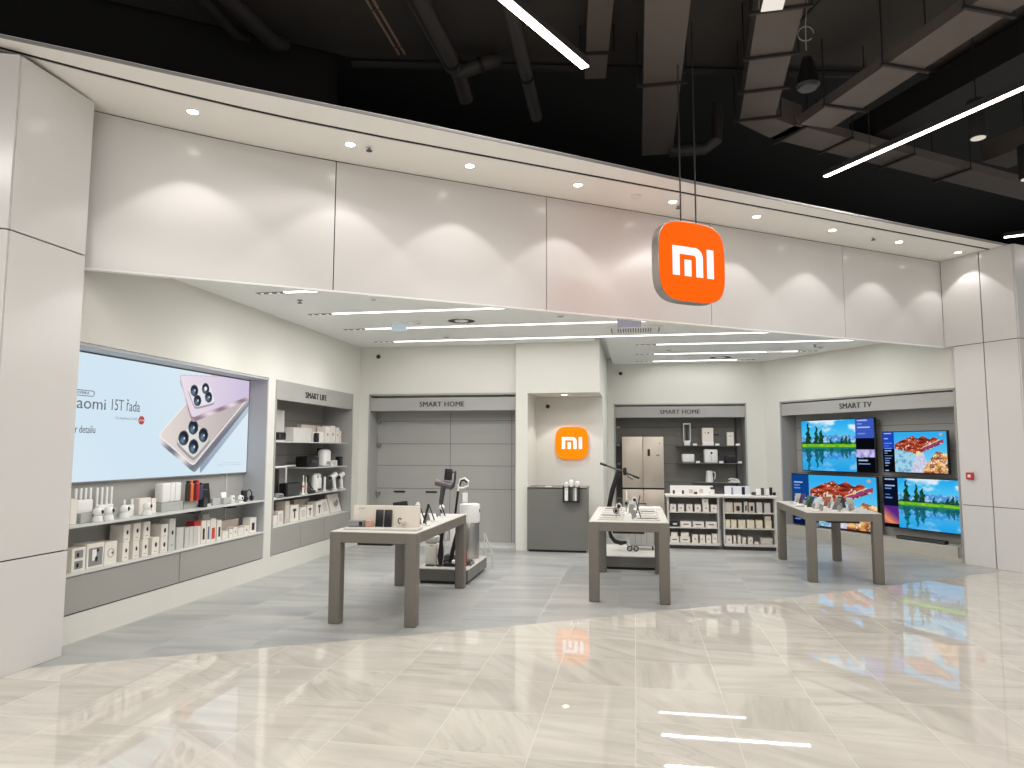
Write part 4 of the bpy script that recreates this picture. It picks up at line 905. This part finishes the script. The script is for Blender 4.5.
t = thing('black_tablet', 'black writing tablet leaning right of the coloured bottles', 'tablet', (-4.84,7.27,zu), RL); MB().box(0,.17,0,.012,0,.265,.006,2,M=RX(-8)).build('body', BLK, t); MB().box(.05,.12,-.002,.001,.19,.195,M=RX(-8)).build('marking', MGREY, t); MB().prism([(.03,0),(.14,0),(.14,.03),(.03,.03)],-.02,.09).build('stand', CARTG, t)
t = thing('small_speaker', 'small black cube in front of the black tablet', 'speaker', (-4.78,7.20,zu), RL); MB().box(0,.08,0,.07,0,.11,.008,2).build('body', BLK, t); MB().box(.01,.07,-.002,.001,.01,.1).build('grille', DGREY, t)
t = thing('watch_display', 'white smart watch tilted on a grey block', 'watch', (-4.82,7.66,zu), RL); MB().box(0,.14,0,.1,0,.075,.004,1).build('block', ACR, t); MB().box(.0,.10,.01,.022,.075,.145,.008,2,M=RX(-12)).build('watch', WHITE, t)
t = thing('mini_camera', 'white square camera on a foot right of the watch', 'home camera', (-4.82,7.83,zu), RL); MB().lathe([(.035,0),(.035,.01),(.012,.02)],18).build('foot', WHITE, t); MB().box(-.035,.035,-.02,.02,.02,.095,.012,2).build('body', WHITE, t); MB().ball((0,-.02,.06),.014,1,.4,1).build('lens', MGREY, t)
t = thing('ring_camera', 'round white camera with dark centre on the upper shelf', 'home camera', (-4.80,7.99,zu), RL); MB().lathe([(.04,0),(.04,.01),(.012,.015)],18).build('foot', WHITE, t); MB().lathe([(.036,-.02),(.038,0),(.03,.02)],22,Matrix.Translation((0,0,.052)) @ RX(90)).build('body', WHITE, t); MB().ball((0,-.018,.052),.018,1,.5,1).build('lens', BLK, t)
t = thing('headphones', 'black over ear headphones at the end of the upper shelf', 'headphones', (-4.82,8.20,zu), RL); MB().tube([(.07*math.cos(a),0,.07+.07*math.sin(a)) for a in [k*PI/12-.4 for k in range(15)]],.007,8).build('headband', BLK, t)
for x in (-.065,.065): MB().ball((x,0,.035),.032,.5,1,1.1).build('ear_cup', BLK, t)
t = thing('portable_speaker', 'black cylindrical speaker left of the headphones', 'speaker', (-4.82,8.09,zu), RL); MB().lathe([(.035,0),(.04,.01),(.04,.13),(.034,.14)],22).build('body', BLK, t); MB().lathe([(.041,.06),(.041,.07)],22).build('band', DGREY, t)

# SMART LIFE shelves
def SL(name, cat, lab, u0, u1, h, z, m, art=None, x=-4.86, d=.15, tilt=0): return carton(name, lab, (x,u0,z), RL, u1-u0-.008, d, h, m, art, None, cat, tilt)
z1, z2, z3, z4 = 1.735, 1.355, .965, .605
t = thing('projector', 'black projector like device at the left of the top shelf', 'projector', (-4.84,8.88,z1), RL); MB().box(0,.28,0,.14,.02,.13,.02,2).build('body', BLK, t); MB().cyl((.08,-.012,.07),(.08,.01,.07),.035).build('lens', DGREY, t); MB().box(.02,.26,.01,.13,0,.02).build('foot', CARTG, t)
SL('product_carton','box','tall pale carton beside the black device, top shelf left wall',9.06,9.38,.45,z1,CARTG,'grey',-4.99,.12)
SL('product_carton','box','wide pale carton in the middle of the top left wall shelf',9.40,9.98,.21,z1,CARTG,'grey')
SL('product_carton','box','short white carton with dark picture end, top left wall shelf',10.02,10.42,.16,z1,CART,None)
t = thing('small_black_device','small black device before the short white carton, top shelf','speaker',(-4.80,10.02,z1),RL); MB().box(0,.10,0,.04,0,.14,.008,2).build('body', BLK, t); MB().ball((.05,0,.09),.02,1,.4,1).build('knob', DGREY, t)
SL('product_carton','box','long pale carton behind the short ones, top left wall shelf',9.98,10.62,.27,z1,CARTB,None,-5.03,.08)
for i, (a, b, h) in enumerate([(10.46,10.64,.25),(10.65,10.84,.27),(10.86,11.0,.25),(11.01,11.08,.2)]): SL('product_carton','box','white upright carton, %s from the left at the top shelf right end' % OR[i],a,b,h,z1,CART,'dot')
t = thing('air_fryer', 'black boxy appliance on the second left wall shelf', 'air fryer', (-4.84,9.86,z2), RL); MB().box(0,.38,0,.22,0,.17,.03,3).build('body', BLK, t); MB().box(.08,.30,-.02,.0,.06,.11,.008,1).build('drawer_handle', DGREY, t)
t = thing('air_purifier', 'white rounded purifier standing on the second left wall shelf', 'air purifier', (-4.82,10.38,z2), RL); MB().box(0,.25,0,.14,.0,.27,.05,4).build('body', WHITE, t); MB().box(.07,.18,-.002,.002,.04,.08).build('grille', MGREY, t)
t = thing('coffee_maker', 'black appliance behind the white purifier, second shelf', 'coffee maker', (-4.98,10.66,z2), RL); MB().box(0,.2,0,.12,0,.29,.02,2).build('body', BLK, t); MB().box(.04,.16,-.03,0,.2,.27,.01,1).build('head', DGREY, t)
SL('product_carton','box','small white double carton on the second left wall shelf',10.71,10.95,.09,z2,CART,'grey')
t = thing('small_black_speaker','small black speaker at the right end of second shelf','speaker',(-4.82,10.97,z2),RL); MB().box(0,.10,0,.09,0,.15,.01,2).build('body', BLK, t); MB().box(.01,.09,-.002,.001,.02,.13).build('grille', DGREY, t)
def desklamp(lab, u, L, hh, x=-4.84):
    t = thing('desk_lamp', lab, 'desk lamp', (x,u,z3), RL, 'white angular desk lamps')
    MB().lathe([(.07,0),(.07,.012),(.02,.016)],22).build('base', WHITE, t); MB().box(-.012,.012,-.012,.012,.01,hh,.003,1).build('pole', WHITE, t); MB().box(-.02,L,-.02,.02,hh-.012,hh+.012,.004,1).build('lamp_arm', WHITE, t)
desklamp('white angular desk lamp in the middle of the third shelf', 9.52, .26, .42, -5.02); desklamp('white desk lamp at the left end of the third shelf', 8.80, .36, .42)
t = thing('monitor_light', 'tall black panel under the left white desk lamp', 'panel', (-4.88,8.90,z3), RL); MB().box(0,.17,0,.03,.03,.39,.006,2).build('panel', BLK, t); MB().box(.02,.15,-.03,.06,0,.03,.006,1).build('foot', DGREY, t)
t = thing('cube_speaker', 'large black cube speaker on the third left wall shelf', 'speaker', (-4.80,9.15,z3), RL); MB().box(0,.40,0,.13,0,.19,.02,3).build('body', BLK, t); MB().box(.02,.38,-.002,.001,.02,.17).build('grille', DGREY, t)
t = thing('small_dock', 'small grey rounded gadget left of the black cube speaker', 'gadget', (-4.79,8.86,z3), RL); MB().box(0,.2,0,.1,0,.06,.025,3).build('body', MGREY, t); MB().box(.05,.15,-.002,.001,.02,.035).build('display', DGREY, t)
t = thing('electric_toothbrush', 'white and orange toothbrush right of the black cube speaker', 'toothbrush', (-4.79,9.61,z3), RL); MB().lathe([(.03,0),(.03,.02),(.016,.03),(.018,.16),(.012,.19)],16).build('handle', WHITE, t); MB().lathe([(.019,.11),(.019,.135)],16).build('orange_ring', colmat((214,120,86)), t); MB().lathe([(.006,.19),(.006,.26),(.01,.262),(.01,.28)],10).build('brush_head', WHITE, t)
t = thing('electric_toothbrush', 'pale second toothbrush left of the black cable device', 'toothbrush', (-4.80,9.72,z3), RL); MB().lathe([(.028,0),(.028,.02),(.015,.03),(.017,.15),(.011,.18)],16).build('handle', CARTB, t); MB().lathe([(.006,.18),(.006,.24),(.01,.25)],10).build('brush_head', WHITE, t)
t = thing('hair_styler', 'black styler standing with its cable on the third shelf', 'hair styler', (-4.80,9.84,z3), RL); MB().box(-.1,.16,-.03,.09,0,.05,.02,3).build('base', BLK, t); MB().cyl((-.05,.02,.05),(-.02,.02,.27),.018).build('wand', BLK, t); MB().tube([(-.02,.02,.22),(.03,.02,.14),(.10,.02,.09),(.16,.02,.06)],.008,6).build('cable', BLK, t)
t = thing('shower_filter', 'white rounded device with two dark dots on third shelf', 'fan heater', (-4.81,10.07,z3), RL); MB().box(0,.24,0,.1,0,.29,.06,4).build('body', WHITE, t)
for x in (.06,.18): MB().ball((x,0,.24),.018,1,.3,1).build('button', DGREY, t)
MB().box(.07,.17,-.003,.002,.03,.06).build('slot', DGREY, t)
t = thing('white_post', 'slim white upright bar left of the hair dryers', 'stand', (-4.82,10.41,z3), RL); MB().box(0,.035,0,.03,0,.23,.006,2).build('bar', WHITE, t); MB().box(-.03,.07,-.02,.06,0,.012,.004,1).build('foot', WHITE, t)
for i, u in enumerate((10.72,11.0)):
    t = thing('hair_dryer', ['left white hair dryer standing on the third shelf','right white hair dryer standing on the third shelf'][i], 'hair dryer', (-4.82,u,z3), RL, 'white hair dryers')
    MB().cyl((.05,0,.02),(.0,0,.20),.026,.03).build('handle', WHITE, t); MB().cyl((-.13 if i == 0 else -.08,0,.20),(.07,0,.25),.04,.045).build('barrel', WHITE, t); MB().lathe([(.06,0),(.06,.02),(.03,.026)],18,Matrix.Translation((.05,0,0))).build('base', CARTG, t)
    MB().cyl((-.135 if i == 0 else -.085,0,.199),(-.128 if i == 0 else -.078,0,.2005),.034).build('nozzle_ring', DGREY, t)
for i, (a, b, h, art, m, l) in enumerate([(8.76,8.91,.13,None,CART,'short white carton at the left end'),(8.92,9.07,.18,'grey',CART,'white carton second from the left'),(9.12,9.25,.30,'grey',CARTB,'tall narrow beige carton'),(9.27,9.52,.23,'fan',CART,'white carton with a dark hand fan picture'),(9.57,9.76,.175,'grey',CART,'white carton right of the fan picture'),(9.78,9.98,.19,'fan',CART,'white carton with a hair dryer picture'),(10.08,10.30,.22,'fan',CART,'white carton with a second hair dryer picture')]):
    SL('product_carton','box',l+', bottom row under SMART LIFE',a,b,h,z4,m,art,-4.80)
SL('product_carton','box','long pale carton behind the bottom row under SMART LIFE',8.95,9.12,.28,z4,CARTG,None,-4.99,.1)
SL('product_carton','box','beige carton behind the hair dryer cartons under SMART LIFE',9.76,10.25,.27,z4,CARTB,None,-5.0,.08)
SL('product_carton','box','leaning white carton under the hair dryers',10.36,10.62,.24,z4,CART,'grey',-4.82,.04,14)
SL('product_carton','box','large leaning white carton at the right end under SMART LIFE',10.70,11.12,.30,z4,CART,'dot',-4.84,.04,16)

# right back bay shelves
def BX(lab, x0, x1, h, z, m=CART, art=None, y=14.78, d=.2, cat='box', group=None, name='product_carton'): return carton(name, lab, (x0,y,z), 0, x1-x0, d, h, m, art, group, cat)
s1, s2, s3 = 1.716, 1.361, .971
t = thing('uv_lantern', 'tall white framed lantern on the top right back shelf', 'lantern', (1.05,14.85,s1)); MB().box(-.06,.06,-.05,.05,0,.10,.01,2).build('base', WHITE, t); MB().box(-.075,.075,-.06,.06,.43,.46,.01,2).build('top', WHITE, t)
for x in (-.068,.062):
    for y in (-.055,.045): MB().box(x,x+.01,y,y+.01,.08,.44).build('frame_rod', WHITE, t)
MB().cyl((0,0,.1),(0,0,.43),.018).build('inner_tube', DGREY, t)
BX('white carton with dark drawing on the top right back shelf',1.35,1.57,.36,s1,CART,'bdot'); BX('low white block before the top shelf carton',1.37,1.57,.075,s1,WHITE,None,14.74,.035,'block',name='display_block')
BX('narrow white carton at the right of the top back shelf',1.84,1.97,.27,s1,CART,'bdot')
for j, (x, z) in enumerate([(1.16,s1),(1.60,s1),(2.0,s1),(1.21,s2),(1.67,s2),(2.03,s2)]):
    if j == 5: x = 2.035
    BX('white price tag, %s on the %s right back shelf' % (OR[j%3], ['top','second'][j//3]), x, x+.08, .04, z, WHITE, None, 14.735, .02, 'price tag', 'price tags on the back shelves', 'price_tag')
t = thing('toaster', 'white boxy toaster on the second right back shelf', 'toaster', (.94,14.80,s2)); MB().box(0,.25,0,.18,.01,.18,.025,3).build('body', WHITE, t); MB().box(.03,.22,.05,.13,.178,.182).build('slot', DGREY, t); MB().box(.02,.23,.02,.16,0,.01).build('foot', MGREY, t)
t = thing('rice_cooker', 'large white appliance with black knob on second back shelf', 'air fryer', (1.38,14.78,s2)); MB().box(0,.27,0,.22,.0,.28,.03,3).build('body', WHITE, t); MB().cyl((.145,-.012,.205),(.145,.004,.205),.022).build('knob', BLK, t); MB().box(.132,.138,-.003,.002,.03,.16).build('seam', MGREY, t)
t = thing('oven', 'small black oven at the right of the second back shelf', 'oven', (1.80,14.78,s2)); MB().box(0,.22,0,.2,.0,.15,.012,2).build('body', BLK, t); MB().box(.02,.16,-.003,.002,.03,.12).build('glass_door', mat('dark_glass', (30,34,42), .12), t)
t = thing('kettle', 'white electric kettle on the lowest right back shelf', 'kettle', (1.48,14.85,s3)); MB().lathe([(.075,0),(.08,.02),(.078,.025),(.078,.03),(.06,.21),(.058,.225),(.02,.235)],28).build('body', WHITE, t); MB().tube([(.06,0,.21),(.11,0,.20),(.115,0,.14),(.10,0,.06)],.011,8).build('handle', WHITE, t); MB().tube([(.075,0,.185),(.10,0,.17),(.10,0,.10)],.006,6).build('grip_inset', DGREY, t)
t = thing('steam_iron', 'white garment iron lying on the lowest right back shelf', 'iron', (1.84,14.86,s3)); MB().prism([(0,0),(.24,0),(.22,.035),(.08,.045)],-.05,.05).build('sole', WHITE, t); MB().tube([(.02,0,.06),(.08,0,.075),(.18,0,.06),(.22,0,.035)],.016,8).build('handle', WHITE, t)

# gondola shelf units
def gondola(lab, x0, x1, y0=12.08, D=.42):
    t = thing('shelf_unit', lab, 'shelf unit', (x0,y0,0), group='free standing white shelf units'); W = x1-x0
    MB().box(.01,W-.01,.02,D,0,.06).build('plinth', DGREY, t); MB().box(0,W,-.03,D,.06,.095,.004,1).build('bottom_shelf', CARTG, t)
    MB().box(0,W,D-.03,D,.095,.86).build('back_panel', JOIN, t)
    for x in (0,W-.022): MB().box(x,x+.022,.05,D,.095,.86).build('side_panel', CARTG, t)
    for z in (.352,.605): MB().box(.022,W-.022,.0,D-.03,z-.018,z,.003,1).build('shelf', CARTG, t)
    MB().box(-.034,W+.03,-.05,D+.02,.845,.88,.006,1).build('top', CARTG, t); return t
gondola('left free standing shelf unit beside the refrigerator', .52, 1.35); gondola('right free standing shelf unit before the back corner', 1.42, 2.24)
r1, r2, r3 = .605, .352, .095
gg = 'cartons on the free standing shelf units'
def GX(lab, x0, x1, h, z, m=CART, art='dot', y=12.12, d=.14): return carton('product_carton', lab, (x0,y,z), 0, x1-x0-.006, d, h, m, art, gg, 'box')
for i, x in enumerate((.56,.69,.825,.96,1.09,1.22)): GX('small white carton, %s in the top row of the left shelf unit' % OR[i], x, x+.105, .12, r1)
GX('small white carton stacked above the fifth one, left shelf unit', 1.085, 1.185, .095, r1+.121)
t = thing('vr_headset', 'black chunky gadget at the left of the left shelf unit', 'gadget', (.56,12.12,r2)); MB().box(0,.15,0,.12,0,.09,.03,3).build('body', BLK, t); MB().box(.04,.11,-.003,.002,.03,.06).build('label', CARTG, t)
for i, (a, b) in enumerate([(.725,.905),(.925,1.11),(1.135,1.315)]): GX('flat wide white carton, %s in the middle row, left shelf unit' % OR[i], a, b, .09, r2, CART, 'bar')
GX('lower left wide carton in the bottom row, left shelf unit', .55,.705,.095,r3,CART,'bar'); GX('second lower wide carton in the bottom row, left shelf unit', .715,.88,.095,r3,CART,'bar')
GX('wide carton stacked on the lower left one, left shelf unit', .57,.68,.065,r3+.096,CART,None); GX('wide carton stacked on the second lower one, left shelf unit', .73,.86,.065,r3+.096,CART,None)
for i, (a, b, h) in enumerate([(.91,1.01,.13),(1.035,1.12,.13),(1.135,1.22,.13),(1.235,1.32,.15)]): GX('small upright carton, %s from centre in the bottom row, left shelf unit' % OR[i], a, b, h, r3)
for i, (a, b, h, m, art) in enumerate([(1.45,1.575,.165,CARTB,'grey'),(1.59,1.72,.16,CARTB,'phone'),(1.75,1.81,.18,CARTG,'phone'),(1.825,1.92,.165,CARTB,'phone'),(1.95,2.04,.17,CARTG,'grey'),(2.07,2.17,.16,CARTG,'grey')]): GX('upright carton, %s in the top row of the right shelf unit' % OR[i], a, b, h, r1, m, art)
for i, (a, b) in enumerate([(1.45,1.53),(1.54,1.63),(1.655,1.77),(1.79,1.91),(1.93,2.04),(2.075,2.18)]):
    t = carton('product_carton', 'cream carton, %s in the middle row of the right shelf unit' % OR[i], (a,12.12,r2), 0, b-a-.006, .14, .13, mat('cream_card', (228,219,196), .6), None, gg)
GX('cream carton stacked on the sixth one, right shelf unit', 2.075,2.17,.07,r2+.131,CARTB,None)
for i, (a, b, h) in enumerate([(1.45,1.55,.13),(1.57,1.615,.13),(1.64,1.69,.135),(1.71,1.77,.105),(1.80,1.88,.11)]): GX('cream carton, %s in the bottom row of the right shelf unit' % OR[i], a, b, h, r3, CART, 'dot' if i in (0,4) else None)
GX('flat white packet in the bottom row of the right shelf unit', 1.90,1.97,.035,r3,CART,None); GX('long pale carton at the bottom right of the right shelf unit', 2.0,2.19,.10,r3,CARTB,'grey')
# display boards on top of the units
t = thing('counter_display', 'white accessory display board on the left shelf unit', 'display board', (.57,12.14,.88)); MB().box(0,.70,.10,.12,0,.15,.003,1).build('board', WHITE, t); MB().box(0,.70,0,.12,0,.012,.003,1).build('base', WHITE, t)
for x in (.04,.19): MB().box(x,x+.035,.03,.06,.012,.075,.008,2).build('dark_gadget', DGREY, t)
MB().box(.31,.37,.085,.098,.03,.09).build('pictured_card', CARTB, t); MB().box(.48,.54,.085,.098,.03,.10).build('pictured_card', CARTB, t); MB().box(.385,.445,.03,.06,.012,.05,.008,1).build('dark_gadget', DGREY, t)
t = thing('selfie_stick', 'small dark camera on a white stand, left shelf unit top', 'camera', (1.24,12.18,.88)); MB().box(-.03,.05,-.02,.04,0,.09,.006,1).build('stand', WHITE, t); MB().box(-.02,.05,-.015,.02,.10,.13,.006,1).build('camera_body', DGREY, t); MB().cyl((.0,0,.09),(.0,0,.1),.006,n=8).build('neck', DGREY, t)
t = thing('counter_display', 'white remote display board on the right shelf unit', 'display board', (1.46,12.14,.88)); MB().box(0,.40,.10,.12,0,.15,.003,1).build('board', mat('cool_white', (225,228,238), .5), t); MB().box(0,.40,0,.12,0,.012,.003,1).build('base', WHITE, t)
MB().box(.10,.13,.04,.055,.012,.13,.004,1).build('remote', MGREY, t); MB().box(.27,.32,.04,.06,.012,.14,.004,1).build('remote', BLK, t)
for i, (x, w_, h, m, l) in enumerate([(1.88,.07,.06,DGREY,'small dark gadget lying behind the white one'),(1.95,.08,.11,WHITE,'white square gadget right of the remote board'),(2.03,.05,.13,DGREY,'dark round headed gadget on the right shelf unit'),(2.11,.05,.11,WHITE,'white gadget between two dark ones'),(2.165,.045,.14,BLK,'tall black gadget on the right shelf unit'),(2.215,.05,.06,BLK,'low black cube at the right end of the shelf unit')]):
    t = thing('small_gadget', l, 'gadget', (x,12.16,.88)); MB().box(0,w_,0,.04,.01,h,.01,2).build('body', m, t); MB().box(-.003,w_+.003,-.003,.05,0,.01).build('foot', CARTG, t)

# ------------------------------------------------------------ mall ambience, camera
wd = bpy.data.worlds.new('mall_ambient'); bpy.context.scene.world = wd; wd.use_nodes = True
bg = wd.node_tree.nodes['Background']; bg.inputs['Color'].default_value = (1,.975,.95,1); bg.inputs['Strength'].default_value = .34
f, pitch, roll, yaw, CH = 698., R(5.26), R(.15), R(-10.0), 1.65
cp, sp = math.cos(pitch), math.sin(pitch); r = Vector((1,0,0)); fw = Vector((0,cp,sp)); up = Vector((0,-sp,cp))
r2_, u2_ = r*math.cos(roll)+up*math.sin(roll), -r*math.sin(roll)+up*math.cos(roll)
Z = Matrix.Rotation(-yaw, 3, 'Z'); Rv, Fv, Uv = Z @ r2_, Z @ fw, Z @ u2_
cam = bpy.data.cameras.new('camera'); co = bpy.data.objects.new('camera', cam); COL.objects.link(co)
co.matrix_world = Matrix.Translation((0,0,CH)) @ Matrix(((Rv.x,Uv.x,-Fv.x),(Rv.y,Uv.y,-Fv.y),(Rv.z,Uv.z,-Fv.z))).to_4x4()
cam.sensor_width = 36; cam.lens = f*36/1024; cam.clip_start = .05
sc = bpy.context.scene; sc.camera = co
sc.view_settings.view_transform = 'Standard'; sc.view_settings.look = 'None'; sc.view_settings.gamma = 1; sc.view_settings.use_curve_mapping = False
sc.view_settings.exposure = 0.27
sc.cycles.max_bounces = 8; sc.cycles.diffuse_bounces = 4; sc.cycles.glossy_bounces = 4; sc.cycles.sample_clamp_indirect = 6
